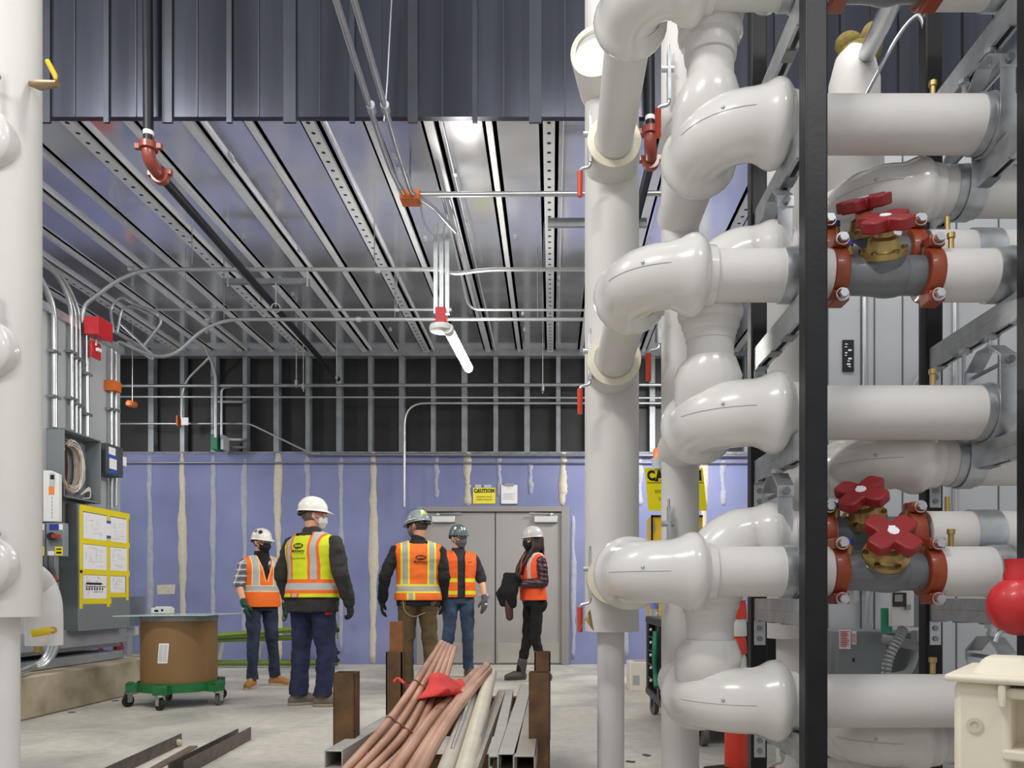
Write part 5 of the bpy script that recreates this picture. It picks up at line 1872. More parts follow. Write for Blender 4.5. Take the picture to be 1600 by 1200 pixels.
        q.build('ear_loop', cfg['mask'], mo)
    # ---- safety glasses
    if cfg.get('glasses'):
        b = MB()
        q = MB()
        for k in (-1, 1):
            b.tube([hd.p(k * .072, -.068, .02), hd.p(k * .078, -.02, .018), hd.p(k * .079, .03, .012)], .0042 * s, 8)
            vs, fs = [], []
            for i in range(7):
                a = k * (.008 + .066 * i / 6)
                y = -.108 + .040 * (i / 6) ** 2
                for z in (.032, -.008 + .006 * (i / 6)):
                    vs.append(hd.p(a, y, z))
            fs = [(2 * i, 2 * i + 1, 2 * i + 3, 2 * i + 2) for i in range(6)]
            q.add(vs, fs)
        b.tube([hd.p(-.07, -.072, .034), hd.p(-.035, -.102, .036), hd.p(0, -.108, .034), hd.p(.035, -.102, .036), hd.p(.07, -.072, .034)], .004 * s, 8)
        go = b.build('safety_glasses', cfg['glasses'][0], root)
        lo = q.build('lens', cfg['glasses'][1], go)
        sm = lo.modifiers.new('s', 'SOLIDIFY'); sm.thickness = .002
    if cfg.get('extra'):
        cfg['extra'](root, s, S, hd, el, wr, sh)
    root.location = cfg['at']
    root.rotation_euler = (0, 0, math.radians(cfg['yaw']))
    return root


DENIM = mat('dark_denim', '#1c2436', .85, var=.25, vs=9, hex2='#27334b', bump=.2, bs=60)
DENIM2 = mat('navy_denim', '#191d38', .85, var=.2, vs=8, hex2='#20284a', bump=.2, bs=60)
DENIM3 = mat('faded_blue_denim', '#243145', .85, var=.2, vs=6, hex2='#3d5069', bump=.2, bs=60)
KHAKI = mat('brown_khaki', '#5c4c30', .85, var=.12, vs=7, bump=.2, bs=60)
BLACKCL = mat('black_cloth', '#08080a', .85, var=.2, vs=8, bump=.2, bs=40)
COATCL = mat('charcoal_canvas', '#2b2a28', .85, var=.18, vs=9, bump=.25, bs=40)
NAVYSH = mat('black_sweatshirt', '#0e0e12', .8, var=.2, vs=8, bump=.25, bs=40)
CHARCL = mat('charcoal_tee', '#2e2d32', .85, var=.1, bump=.2, bs=40)
PLUM = mat('plum_quilted_nylon', '#3a1d28', .38, var=.15, vs=8)
TANB = mat('tan_leather', '#a8773f', .65, var=.14, vs=14, bump=.15, bs=50)
GREYB = mat('grey_suede', '#6a6156', .8, var=.15, vs=14, bump=.15, bs=50)
SLATEB = mat('grey_boot_leather', '#4c4a47', .6, var=.12, vs=14, bump=.1, bs=50)
SOLEL = mat('pale_sole', '#b8a996', .8, var=.1)
SOLED = mat('dark_sole', '#3a3733', .8, var=.1)
GLGREEN = mat('green_knit_glove', '#1f4a3f', .8, var=.2, vs=30, bump=.3, bs=200)
GLBLACK = mat('black_work_glove', '#1a1a1c', .7, var=.2, vs=20, bump=.2, bs=120)
GLGREY = mat('purple_grey_glove', '#55505c', .6, var=.12, vs=20, bump=.2, bs=150)
HATW = mat('white_hard_hat', '#e9e5dd', .3, var=.03, coat=.3)
HATG = mat('grey_hard_hat', '#7d878b', .35, var=.05, coat=.3)
HATS = mat('slate_hard_hat', '#56656a', .35, var=.05, coat=.3)
HATL = mat('light_grey_hard_hat', '#bcbab6', .3, var=.03, coat=.3)
HAIRB = mat('brown_hair', '#4a382b', .6, var=.3, vs=60)
HAIRD = mat('dark_brown_hair', '#2a1d19', .45, var=.35, vs=40, stretch=(1, 1, .2))
HAIRG = mat('greying_hair', '#6b5a50', .6, var=.2, vs=60)
MASKB = mat('black_mask_cloth', '#131315', .8, var=.1)
MASKG = mat('grey_mask_cloth', '#5a5a5e', .85, var=.06)
MASKW = mat('white_mask_cloth', '#dfe3e2', .8, var=.03)
GLASSF = mat('clear_frame', '#d8cbb2', .2, trans=.4)
GLASSD = mat('dark_glasses', '#17181a', .2)
NAVYST = mat('sticker_navy', '#1c2350', .4)
LIMEST = mat('sticker_lime', '#b8cf3a', .4)
PINKPIPE = mat('pale_piping', '#f2c98a', .7)
OR = '#f26a1b'
LIME = '#d6e11c'

V_OR1 = vest_material('orange_vest_silver_bands', '#f4701c', [('v', .105, .036, 1.04, '#f0d7a8'), ('v', .105, .026, 1.04, SILVER), ('h', 1.04, .034, '#f3dfb6'), ('h', 1.04, .026, SILVER)])
V_YEL = vest_material('lime_vest_orange_bands', '#d3dc1b', [('v', .128, .048, 1.03, OR), ('v', .128, .025, 1.03, SILVER), ('c', .03, .05, .90, 1.0, OR), ('c', .03, .025, .90, 1.0, SILVER), ('h', 1.045, .062, OR), ('h', 1.045, .030, SILVER)])
V_OR3 = vest_material('orange_vest_lime_bands', '#f2701f', [('v', .13, .044, 1.0, '#e6dd35'), ('v', .13, .026, 1.0, '#a8a49d'), ('c', .075, .04, .86, 1.0, '#e6dd35'), ('c', .075, .022, .86, 1.0, '#a8a49d'), ('h', 1.035, .044, '#e6dd35'), ('h', 1.035, .026, '#a8a49d')])
V_OR4 = vest_material('orange_vest_two_lime_bands', '#f3661c', [('h', 1.145, .022, '#e9e522'), ('h', 1.0, .022, '#e9e522')])
V_OR5 = vest_material('red_orange_vest', '#f45a22', [('v', .105, .022, 1.1, '#c3b6ad'), ('h', 1.10, .026, '#bfb6b1')])

common_sh = {-1: (-.192, .008, 1.375), 1: (.192, .008, 1.375)}
legs = dict(knee={-1: (-.10, -.012, .49), 1: (.10, -.012, .49)}, ankle={-1: (-.11, .01, .09), 1: (.11, .01, .09)})


def down(fw=-.25, out=0):
    return (out, fw, -1)


# 1: plaid sleeves, orange vest, white hat
person(dict(label='person in orange vest over plaid sleeves, white hard hat with dark stickers, green gloves', seed=1, h=1.645, yaw=42, head_yaw=18, pitch=4, at=((409 - VX) / 147, 8.16, 0),
            shoulder=common_sh, elbow={-1: (-.262, -.02, 1.14), 1: (.255, .03, 1.14)}, wrist={-1: (-.255, -.16, .94), 1: (.262, -.03, .90)},
            hand={-1: ((.1, -.35, -1), (1, 0, 0), (0, -1, -.2), .35), 1: ((0, -.15, -1), (-1, 0, 0), (0, -1, 0), .4)},
            knee={-1: (-.105, -.03, .49), 1: (.12, -.005, .49)}, ankle={-1: (-.125, -.04, .09), 1: (.165, .03, .09)}, foot_yaw={-1: -38, 1: 32},
            trouser_mat=DENIM, jacket_mat=plaid_material(), boot_mat=TANB, sole_mat=SOLEL, laces=mat('tan_lace', '#c9ab74', .8), sleeve='short', vest_mat=V_OR1, vest_hem=.90, vneck=.075, vneck_bottom=1.18,
            piping=PINKPIPE, glove=GLGREEN, glove_patch=True, hair=HAIRB, hat_mat=HATW, mask=MASKB, glasses=(GLASSF, LENS), skin=SKIN2, leg_r=.95,
            stickers=[(-.95, .42, .25, .15, NAVYST, 'o'), (-1.62, .46, .25, .12, BLACKPL, 'o')],
            extra=lambda root, s, S, hd, el, wr, sh: MB().loft([(S((0, -.035, 1.17)), .075 * s, .108 * s), (S((0, -.035, 1.30)), .085 * s, .112 * s), (S((0, -.02, 1.40)), .088 * s, .098 * s), (S((0, 0, 1.49)), .082 * s, .082 * s), (S((0, .0, 1.53)), .078 * s, .080 * s)]).build('dark_collar', BLACKCL, root)))
# 2: lime vest, back to the viewer
person(dict(label='person in lime-yellow vest seen from behind, dark canvas coat, white hard hat', seed=2, h=1.80, yaw=158, head_yaw=-42, pitch=2, at=((488 - VX) / 178, 6.76, 0), girth=1.2, girth_y=1.22, belly=.03,
            shoulder={-1: (-.225, .0, 1.37), 1: (.225, .0, 1.37)}, elbow={-1: (-.315, .035, 1.12), 1: (.31, .03, 1.12)}, wrist={-1: (-.33, -.06, .88), 1: (.30, -.08, .88)},
            hand={-1: ((.05, -.3, -1), (1, .2, 0), (0, -1, -.2), .7), 1: ((0, -.3, -1), (-1, 0, 0), (0, -1, 0), .6)},
            knee={-1: (-.125, -.02, .49), 1: (.125, -.01, .49)}, ankle={-1: (-.12, .02, .09), 1: (.135, .03, .09)}, foot_yaw={-1: -62, 1: -40},
            trouser_mat=DENIM2, jacket_mat=COATCL, boot_mat=GREYB, sole_mat=mat('beige_sole', '#8d8170', .8), sleeve='long', sleeve_r=1.15, arm_r=1.1, hem_z=.80, vest_mat=V_YEL, vest_plain=mat('lime_plain', '#cfd81d', .7), vest_hem=.925, leg_r=1.18, hem=1.05,
            glove=GLBLACK, hair=HAIRG, hat_mat=HATW, mask=MASKW, logo=2, logo_at=(.01, .2, 1.355), foot=1.08, creased=1.2,
            stickers=[(1.5, .38, .17, .12, mat('sticker_heart_white', '#d9d2d6', .4), 'o'), (1.5, .38, .10, .07, NAVYST, 'o'), (.95, .46, .17, .13, NAVYST, 'o')],
            trouser_bits=[('red_pocket_tool', lambda s: MB().box((-.205 * s, .05 * s, .79 * s), (.035, .07, .022)), REDPL),]))
# 3: orange vest with lime edged bands, back to the viewer
person(dict(label='person in orange vest with black oval emblem on the back, brown trousers, grey hard hat', seed=3, h=1.79, yaw=192, head_yaw=48, pitch=9, at=((653 - VX) / 156, 7.7, 0), girth=1.08, girth_y=1.06,
            shoulder={-1: (-.208, .0, 1.375), 1: (.208, .0, 1.375)}, elbow={-1: (-.25, .05, 1.13), 1: (.315, .045, 1.14)}, wrist={-1: (-.25, -.07, .91), 1: (.345, -.03, .895)},
            hand={-1: ((0, -.3, -1), (1, 0, 0), (0, -1, 0), .5), 1: ((.02, -.2, -1), (-1, 0, 0), (0, -1, 0), .55)},
            knee={-1: (-.115, -.02, .49), 1: (.115, -.0, .49)}, ankle={-1: (-.135, .03, .09), 1: (.115, .0, .09)}, foot_yaw={-1: -20, 1: 15},
            trouser_mat=KHAKI, jacket_mat=NAVYSH, boot_mat=GREYB, sole_mat=SOLED, sleeve='long', hem_z=.845, vest_mat=V_OR3, vest_plain=mat('orange_plain', '#f2701f', .7), vest_hem=.90,
            glove=GLBLACK, hair=HAIRB, hat_mat=HATG, glasses=(GLASSD, mat('dark_lens', '#2a2c2e', .1, trans=.4)), mask=MASKG, logo=1, logo_at=(-.02, .2, 1.31), leg_r=1.08, creased=1.2,
            stickers=[(2.75, .44, .22, .16, LIMEST, 'q'), (2.75, .50, .15, .08, PAPER, 'o')],
            trouser_bits=[('cord_loop', lambda s: MB().tube(smooth_path([(.15 * s, .11 * s, .93 * s), (.13 * s, .17 * s, .80 * s), (.05 * s, .185 * s, .745 * s), (-.06 * s, .17 * s, .78 * s)], 6), .0035, 6), mat('tan_cord', '#9b8a66', .8))],
            extra=lambda root, s, S, hd, el, wr, sh: MB().tube([hd.p(.07, -.096, .058), hd.p(.108, -.02, .06), hd.p(.105, .06, .06)], .006 * s, 6).build('hat_strap', HATW, root)))
# 4: facing, grey mask
person(dict(label='person facing the room in orange vest with two lime bands, grey mask, slate hard hat', seed=4, h=1.77, yaw=20, head_yaw=22, pitch=0, at=((716 - VX) / 132, 9.12, 0),
            shoulder=common_sh, elbow={-1: (-.25, .05, 1.14), 1: (.285, .02, 1.13)}, wrist={-1: (-.24, -.03, .90), 1: (.295, -.09, .91)},
            hand={-1: ((0, -.2, -1), (1, 0, 0), (0, -1, 0), .4), 1: ((-.12, -.15, -1), (-.6, .8, 0), (-1, -.6, 0), .35)},
            knee={-1: (-.12, -.02, .49), 1: (.10, -.04, .49)}, ankle={-1: (-.20, .05, .09), 1: (.115, -.02, .09)}, foot_yaw={-1: -25, 1: 10},
            trouser_mat=DENIM3, jacket_mat=CHARCL, boot_mat=GREYB, sole_mat=mat('beige_sole', '#8d8170', .8), sleeve='short', vest_mat=V_OR4, vest_hem=.935, vneck=.07, vneck_bottom=1.3, gap=.045,
            piping=mat('orange_piping', '#ff8a3a', .7), glove=GLGREY, glove_patch=True, hair=HAIRB, hat_mat=HATS, mask=MASKG, glasses=(GLASSD, LENS), skin=SKIN2,
            stickers=[(-1.1, .40, .17, .13, PAPER, 'o'), (-.28, .36, .07, .13, PAPER, 'q'), (.1, .36, .14, .10, PAPER, 'q')],
            pockets=[(.075, 1.345, .125, 1.337), (.06, 1.185, .155, 1.176)]))


# 5: woman facing left
def long_hair(hd, s):
    out = []
    for k in range(8):
        x = .045 + .008 * (k % 4)
        y0 = -.02 + .016 * k
        out.append(([hd.p(.072, y0, .03), hd.p(.085, y0 - .005, -.08), hd.p(.09 - .004 * k, y0 * .5 - .085, -.19), hd.p(.085 - .009 * k, -.165 + .007 * k, -.29), hd.p(.075 - .009 * k, -.195 + .006 * k, -.39)],
                    [.018 * s, .022 * s, .022 * s, .019 * s, .008 * s]))
    for k in range(5):
        y0 = .0 + .016 * k
        out.append(([hd.p(-.072, y0, .03), hd.p(-.085, y0 - .005, -.08), hd.p(-.092, y0 * .5 - .085, -.19), hd.p(-.085 + .01 * k, -.165, -.30), hd.p(-.07 + .01 * k, -.195, -.38)], [.018 * s, .022 * s, .022 * s, .018 * s, .008 * s]))
    for k in range(5):
        out.append(([hd.p(-.06 + .03 * k, .10, .02), hd.p(-.06 + .03 * k, .105, -.1), hd.p(-.06 + .03 * k, .11, -.2)], [.022 * s, .022 * s, .012 * s]))
    return out


def coat_and_bracelet(root, s, S, hd, el, wr, sh):
    q = wr[1]
    d = (wr[1] - el[1]).normalized()
    MB().ring(q - d * .012, q + d * .006, .036 * s, .03 * s).ell(q + S((.02, -.02, .01)), (.012, .012, .012)).build('wristwatch', mat('pale_gold', '#d8bb72', .3, 1), root)


WX, WD = (833 - VX) / 137, 8.76
person(dict(label='person with long dark hair in orange vest over plum quilted sleeves, holding a black jacket', seed=5, h=1.72, yaw=-58, head_yaw=-8, pitch=3, at=(WX, WD, 0), girth=.9, girth_y=.92,
            shoulder={-1: (-.172, .0, 1.37), 1: (.172, .0, 1.37)}, elbow={-1: (-.21, -.05, 1.14), 1: (.215, .015, 1.125)}, wrist={-1: (-.05, -.24, 1.13), 1: (.045, -.205, 1.12)},
            hand={-1: ((.7, -.6, 0), (.2, 1, -.3), (0, -.3, 1), .9), 1: ((-.7, -.7, -.05), (-.3, .6, -1), (-.2, -.4, 1), .8)},
            knee={-1: (-.09, -.02, .49), 1: (.095, -.03, .49)}, ankle={-1: (-.13, -.10, .09), 1: (.11, .10, .09)}, foot_yaw={-1: -8, 1: -16},
            trouser_mat=BLACKCL, jacket_mat=PLUM, boot_mat=SLATEB, sole_mat=SOLED, sleeve='long', quilt=True, sleeve_r=.98, vest_mat=V_OR5, vest_hem=.93, vneck=.065, vneck_bottom=1.22,
            leg_r=.86, hem=.85, boot_top=.13, boot_r=1.2, foot=.92, hair=HAIRD, long_hair=long_hair, hat_mat=HATL, mask=MASKB, glasses=(GLASSF, LENS), glove=mat('grey_glove', '#6d6b6d', .7, var=.15), glove_on=(-1,), extra=coat_and_bracelet, skin=SKIN2,
            stickers=[(.9, .3, .1, .08, mat('sticker_pale', '#d7d8da', .4), 'q')]))
# black jacket carried over her forearms
b = MB()
Rw = Matrix.Rotation(math.radians(-58), 3, 'Z')
sw = 1.72 / 1.75


def wp(x, y, z):
    return Vector((WX, WD, 0)) + Rw @ (Vector((x, y, z)) * sw)


b.chain([wp(-.14, -.27, 1.20), wp(.10, -.27, 1.19)], [.05, .055], 14)
b.chain([wp(-.06, -.29, 1.16), wp(-.04, -.33, 1.02), wp(-.02, -.32, .90)], [.075, .085, .06], 14)
b.chain([wp(.05, -.29, 1.12), wp(.06, -.33, 1.00), wp(.07, -.31, .88)], [.07, .075, .045], 14)
b.chain([wp(-.10, -.30, 1.10), wp(-.10, -.36, 1.0), wp(-.06, -.36, .90)], [.05, .065, .04], 14)
me = remesh(b, .011, 4, 'carried_jacket', [BLACKCL])
wrinkle(me, .014, 12, 9, 8)
cj = thing('carried_jacket', 'black jacket draped over the forearms of the long-haired person', 'jacket', wp(0, -.3, .9))
link('jacket_body', me, cj)
MB().chain([wp(.02, -.335, .93), wp(.03, -.335, .83), wp(.035, -.33, .74)], [.04, .045, .042], 12).build('hanging_sleeve', mat('brown_lining', '#4a2c2a', .7, var=.2), cj)
# ------------------------------------------------------------------ drum on its dolly
s_ = 178.0
dxc, dyc = (272 - VX) / s_, F / s_ + .1
t = thing('drum_dolly', 'green five-wheeled drum dolly under the brown fibre drum', 'dolly', (dxc, dyc, 0))
rD = .325
MB().ring((dxc, dyc, .135), (dxc, dyc, .215), rD + .012, rD + .002, 48).cyl((dxc, dyc, .135), (dxc, dyc, .15), rD + .002, seg=48).build('dolly_ring', DOLLYG, t)
for k in range(5):
    a = -math.pi / 2 + .08 + k * 2 * math.pi / 5
    c = Vector((dxc + (rD + .015) * math.cos(a), dyc + (rD + .015) * math.sin(a), 0))
    R = Matrix.Rotation(a, 3, 'Z')
    MB().box(c + R @ Vector((.03, 0, .165)), (.10, .12, .075), R).box(c + R @ Vector((.05, 0, .205)), (.05, .14, .01), R).build('caster_bracket', DOLLYG, t, bevel=.006)
    off = R @ Vector((.05, 0, 0))
    w = c + off
    ax = Vector((math.sin(.6 + k * 1.1), math.cos(.6 + k * 1.1), 0))
    sw_ = Vector((-ax.y, ax.x, 0)) * .02
    q = MB()
    for e in (-1, 1):
        q.box(w + sw_ + ax * e * .022 + Vector((0, 0, .085)), (.006, .05, .09), Matrix.Rotation(math.atan2(ax.y, ax.x), 3, 'Z'))
    q.cyl(w + Vector((0, 0, .115)), w + Vector((0, 0, .13)), .035)
    ca = q.build('caster', GALV, t)
    MB().cyl(w + sw_ + ax * -.016 + Vector((0, 0, .052)), w + sw_ + ax * .016 + Vector((0, 0, .052)), .052, seg=22).build('wheel', mat('caster_wheel', '#5b5753', .6, var=.2) if k % 2 else RUBBER, ca)
r = thing('fibre_drum', 'brown fibre drum standing on the green wheeled dolly', 'drum', (dxc, dyc, .155))
MB().lathe([(.308, .155), (.312, .16), (.312, .775), (.306, .778)], (dxc, dyc, 0), (0, 0, 1), 56).build('drum_wall', FIBRE, r)
MB().lathe([(.314, .745), (.318, .75), (.318, .785), (.312, .79), (.2, .785)], (dxc, dyc, 0), (0, 0, 1), 56).build('rim_band', GALVD, r)
# white data sheet taped on the drum
vs, fs, vl, fl = [], [], [], []
for i in range(7):
    g = -math.pi / 2 - .10 + i * .045
    for z in (.39, .56):
        vs.append((dxc + .3145 * math.cos(g + (z - .47) * .25), dyc + .3145 * math.sin(g + (z - .47) * .25), z))
fs = [(2 * i, 2 * i + 2, 2 * i + 3, 2 * i + 1) for i in range(6)]
sh = MB().add(vs, fs).build('data_sheet', PAPER, r)
b = MB()
for k in range(15):
    z = .545 - k * .0098
    for a0, a1 in ((-.075, .02), (.035, .14)):
        p = []
        for g in (a0, (a0 + a1) / 2, a1):
            gg = -math.pi / 2 + g + (z - .47) * .25
            p += [(dxc + .3152 * math.cos(gg), dyc + .3152 * math.sin(gg), z), (dxc + .3152 * math.cos(gg), dyc + .3152 * math.sin(gg), z - .004)]
        b.add(p, [(0, 2, 3, 1), (2, 4, 5, 3)])
b.build('fine_print', INKGREY, sh, smooth=False)
o = MB().box((dxc + .01, dyc, .797), (.78, .78, .008), Matrix.Rotation(.03, 3, 'Z') @ Matrix.Rotation(-.008, 3, 'Y')).build('glass_sheet', mat('pale_green_sheet', '#b9d3c8', .15, var=.02), bevel=.001)
tag(o, 'square pale green sheet laid on top of the fibre drum', 'sheet')
t = thing('small_carton', 'small white printed carton lying on the pale green sheet', 'box', (dxc - .25, dyc, .805))
MB().box((dxc - .2, dyc + .1, .832), (.16, .1, .05)).box((dxc - .19, dyc + .1, .862), (.11, .09, .012)).build('carton_body', mat('carton_white', '#d9d6d3', .7), t, bevel=.002)
MB().bb((dxc - .25, dyc + .0485, .82), (dxc - .215, dyc + .0495, .84)).bb((dxc - .19, dyc + .0485, .825), (dxc - .17, dyc + .0495, .845)).build('print_marks', INK, t)

# ------------------------------------------------------------------ steel left on the floor
def lying_profile(label, poly, pa, pb, m, h0=0.):
    """profile (across, up) running between two floor points"""
    a, c = Vector(pa), Vector(pb)
    d = (c - a)
    u = d.cross(Vector((0, 0, 1))).normalized()
    o = MB().prism(poly, a + Vector((0, 0, h0)), u, (0, 0, 1), d).build('steel_angle', m, smooth=False)
    return tag(o, label, 'steel section')


def fl(px, py, z=0.):
    s = (py - VY) / (H - z)
    return Vector(((px - VX) / s, F / s, z))


Lp = [(0, 0), (.075, 0), (.075, .006), (.006, .006), (.006, .075), (0, .075)]
lying_profile('weathered steel angle on the floor, farther left one', [(-a, b_) for a, b_ in Lp][::-1], fl(165, 1222), fl(284, 1164), DARKSTEEL)
lying_profile('flat rusty steel strip on the floor between the angle and the channel', [(0, 0), (.05, 0), (.05, .012), (0, .012)], fl(225, 1208), fl(296, 1168), mat('strip_steel', '#74685c', .6, .3, var=.2))
Cp = [(0, 0), (.09, 0), (.09, .085), (.083, .085), (.083, .006), (.007, .006), (.007, .075), (0, .075)]
lying_profile('long weathered steel channel on the floor, nearer one', Cp, fl(262, 1214), fl(371, 1156), DARKSTEEL)
t = MB().ell(fl(278, 1160, .03), (.028, .02, .022), None, 10, 6).ell(fl(270, 1163, .02), (.02, .02, .014), None, 8, 6)
o = t.build('debris', mat('debris_pale', '#b7ab93', .8, var=.2)); tag(o, 'small pale lump of debris by the steel angle', 'debris')
for k, (px, py) in enumerate(((150, 1098), (112, 1113), (180, 1095), (380, 1152), (1010, 1180), (985, 1190))):
    o = MB().box(fl(px, py, .003), (.05, .03, .006), rotz(30 * k)).build('floor_scrap', mat('debris_dark', '#5a544c', .8))
    tag(o, 'tiny dark scrap lying on the concrete floor', 'scrap', 'floor scraps')

# ------------------------------------------------------------------ ladder lying by the wall
LGREEN = mat('ladder_green', '#6f8a2c', .5, var=.08)
t = thing('step_ladder', 'green fibreglass ladder lying on its side along the blue wall', 'ladder', P(430, 1032, 10.1))
dl = 10.1
for k, (x0, y0, x1, y1) in enumerate(((312, 996, 528, 978), (312, 1000, 528, 994), (312, 1036, 528, 1036))):
    a, c = P(x0, y0, dl + .08 * k), P(x1, y1, dl + .08 * k)
    MB().tube([a, c], .038, 4).build('rail', LGREEN, t, smooth=False)
for x in (345, 405, 458, 500):
    MB().tube([P(x + 3, 996, dl + .12), P(x - 3, 1030, dl + .14)], .035, 4).build('step', ALU, t, smooth=False)
for y in (937, 985, 1020, 1032):
    q = MB().bb(P(515, y + 3.5, dl - .05), P(531, y - 3.5, dl + .05)).bb(P(519, y - 3, dl - .03), P(528, y - 8, dl + .03))
    q.build('rubber_foot', RUBBER, t, bevel=.01)
MB().tube([P(524, 935, dl + .02), P(524, 1033, dl + .02)], .02, 6).build('end_bar', ALU, t)

# ------------------------------------------------------------------ material cart with tubes
RAILZ = .40
cxL, cxR = (540 - VX) / 440, (843 - VX) / 440
dF_, dB_ = 2.74, 3.6
t = thing('material_cart', 'rusty steel material cart with upright corner posts, loaded with tubes', 'cart', ((cxL + cxR) / 2, 3.1, 0))
for x, d, lab, top in ((cxL, dF_, 'a', 1050), (cxR, dF_, 'b', 1050), (cxL, dB_, 'c', 1018), (cxR, dB_, 'd', 1018)):
    w = .075 / 2
    zt = P(0, top, d).z
    q = MB()
    th = .006
    for a, e in ((-1, 0), (1, 0), (0, -1), (0, 1)):
        if a:
            q.bb((x + a * w - (th if a > 0 else 0), d - w, RAILZ - .1), (x + a * w + (th if a < 0 else 0), d + w, zt))
        else:
            q.bb((x - w, d + e * w - (th if e > 0 else 0), RAILZ - .1), (x + w, d + e * w + (th if e < 0 else 0), zt))
    o = q.build('stake_post', RUST, t)
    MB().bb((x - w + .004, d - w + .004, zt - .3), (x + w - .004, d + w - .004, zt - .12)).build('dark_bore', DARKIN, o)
# slimmer stub standing in the far left post
MB().bb((cxL - .02 - .003, dB_ - .025, RAILZ), (cxL + .036, dB_ + .03, P(0, 971, dB_).z)).build('stub_post', mat('stub_rust', '#8a5a33', .6, .4, var=.2, vs=20), t)
for d in (dF_, dB_, 4.35):
    MB().bb((cxL - .03, d - .04, RAILZ - .085), (cxR + .03, d + .04, RAILZ - .005)).build('cross_beam', RUST, t, bevel=.004)
for x in (cxL, cxR):
    MB().bb((x - .03, dF_ - .04, RAILZ - .17), (x + .03, 4.4, RAILZ - .085)).build('side_beam', RUST, t, bevel=.004)
for x, d in ((cxR + .02, dF_ + .02), (cxL + .16, dF_ + .12), (cxL + .03, 4.2), (cxR - .02, 4.2)):
    q = MB().bb((x - .04, d - .05, RAILZ - .2), (x + .04, d + .05, RAILZ - .17)).bb((x - .042, d - .025, .1), (x - .036, d + .025, RAILZ - .17)).bb((x + .036, d - .025, .1), (x + .042, d + .025, RAILZ - .17)).build('caster', DARKSTEEL, t)
    MB().lathe([(.07, -.026), (.098, -.024), (.1, 0), (.098, .024), (.07, .026)], (x, d, .1), (1, 0, 0), 26).build('wheel', RUBBER, q)


def square_tube(label, pa, pb, w, h, m, th=.005, name='square_tube'):
    a, c = Vector(pa), Vector(pb)
    d = c - a
    u = d.cross(Vector((0, 0, 1))).normalized()
    v = u.cross(d).normalized()
    q = MB()
    for sx in (-1, 1):
        q.prism([(sx * w / 2, -h / 2), (sx * (w / 2 - th), -h / 2), (sx * (w / 2 - th), h / 2), (sx * w / 2, h / 2)], a, u, v, d)
        q.prism([(-w / 2, sx * h / 2), (w / 2, sx * h / 2), (w / 2, sx * (h / 2 - th)), (-w / 2, sx * (h / 2 - th))], a, u, v, d)
    t = thing(name, label, 'tube', a, 'square tubes on the cart')
    q.build('tube_wall', m, t, bevel=.002)
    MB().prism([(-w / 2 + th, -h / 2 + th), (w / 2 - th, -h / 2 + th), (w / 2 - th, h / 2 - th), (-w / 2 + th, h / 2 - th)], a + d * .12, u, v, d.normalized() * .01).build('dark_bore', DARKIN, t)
    return t


zb = RAILZ + .003
sq = .062
square_tube('square steel tube under the left copper bundle, open end at far left', P(521, 1172, 2.5).xy.to_3d() + Vector((0, 0, zb + sq / 2)), Vector((-.60, 4.3, zb + sq / 2)), sq, sq, STEELTUBE)
square_tube('square steel tube whose open end shows third from the right post', P(792, 1176, 2.45).xy.to_3d() + Vector((0, 0, zb + sq / 2)), Vector((-.145, 4.35, zb + sq / 2)), sq, sq, STEELTUBE)
square_tube('square steel tube against the right post, nearest open end', P(819, 1192, 2.42).xy.to_3d() + Vector((0, 0, zb + sq / 2 - .0)), Vector((-.075, 4.4, zb + sq / 2)), .072, sq, mat('mill_steel_warm', '#aaa49a', .5, .5, var=.12), .006)
o = MB().prism(CSEC, Vector((-.185, 2.5, zb + .042)), (1, 0, 0), (0, 0, 1), (-.05, 1.8, .0)).build('strut_channel', STEELTUBE, smooth=False)
tag(o, 'galvanised strut channel lying on the cart, open end facing the viewer', 'strut channel')
o = MB().prism(CSEC, Vector((-.245, 2.3, zb + .042)), (1, 0, 0), (0, 0, 1), (-.03, 1.95, .0)).build('strut_channel', mat('mill_steel_warm', '#aaa49a', .5, .5, var=.12), smooth=False)
tag(o, 'dull strut channel between the white pipe and the open strut', 'strut channel')


def rod(label, pa, pb, r, m, name, cat='tube', group=None, mid=None):
    pts = [Vector(pa), Vector(pb)] if mid is None else smooth_path([pa, mid, pb], 8)
    o = MB().tube(pts, r, 14).build(name, m)
    return tag(o, label, cat, group)


IVORY = mat('ivory_pipe', '#d2cbb8', .45, var=.08, vs=9)
rod('thick ivory pipe lying on top of the load, centre right', P(722, 1225, 2.25), P(767, 1052, 4.25), .034, IVORY, 'plastic_pipe')
rod('pale flat-looking pipe beside the ivory pipe, on its left', P(690, 1225, 2.3), P(748, 1062, 4.2), .03, mat('grey_ivory', '#bcb6a8', .5, var=.08), 'plastic_pipe')
rod('grey pipe lying under the red cloth', P(596, 1180, 2.8), P(668, 1062, 3.9), .038, mat('dull_grey_pipe', '#8f8d88', .5, .3, var=.1), 'steel_pipe')
for k, (x0, y0, x1, y1) in enumerate(((628, 1155, 672, 1105), (634, 1158, 680, 1105), (642, 1158, 688, 1104), (652, 1160, 698, 1108))):
    rod('thin bright conduit lying low behind the red cloth', P(x0, y0, 3.0), P(x1 + 12, y1 - 30, 4.1), .009, EMT, 'loose_conduit', group='thin conduits under the red cloth')
rod('bright conduit reaching down past the left copper bundle', P(608, 1222, 2.35), P(692, 1098, 3.4), .012, EMT, 'loose_conduit')
for k, (x0, x1) in enumerate(((738, 758), (744, 764), (750, 769))):
    rod('thin bright rod between the ivory pipe and the strut channel', P(x0, 1152, 2.75), P(x1, 1070, 3.9), .008, ALU, 'loose_rod', group='thin rods beside the ivory pipe')
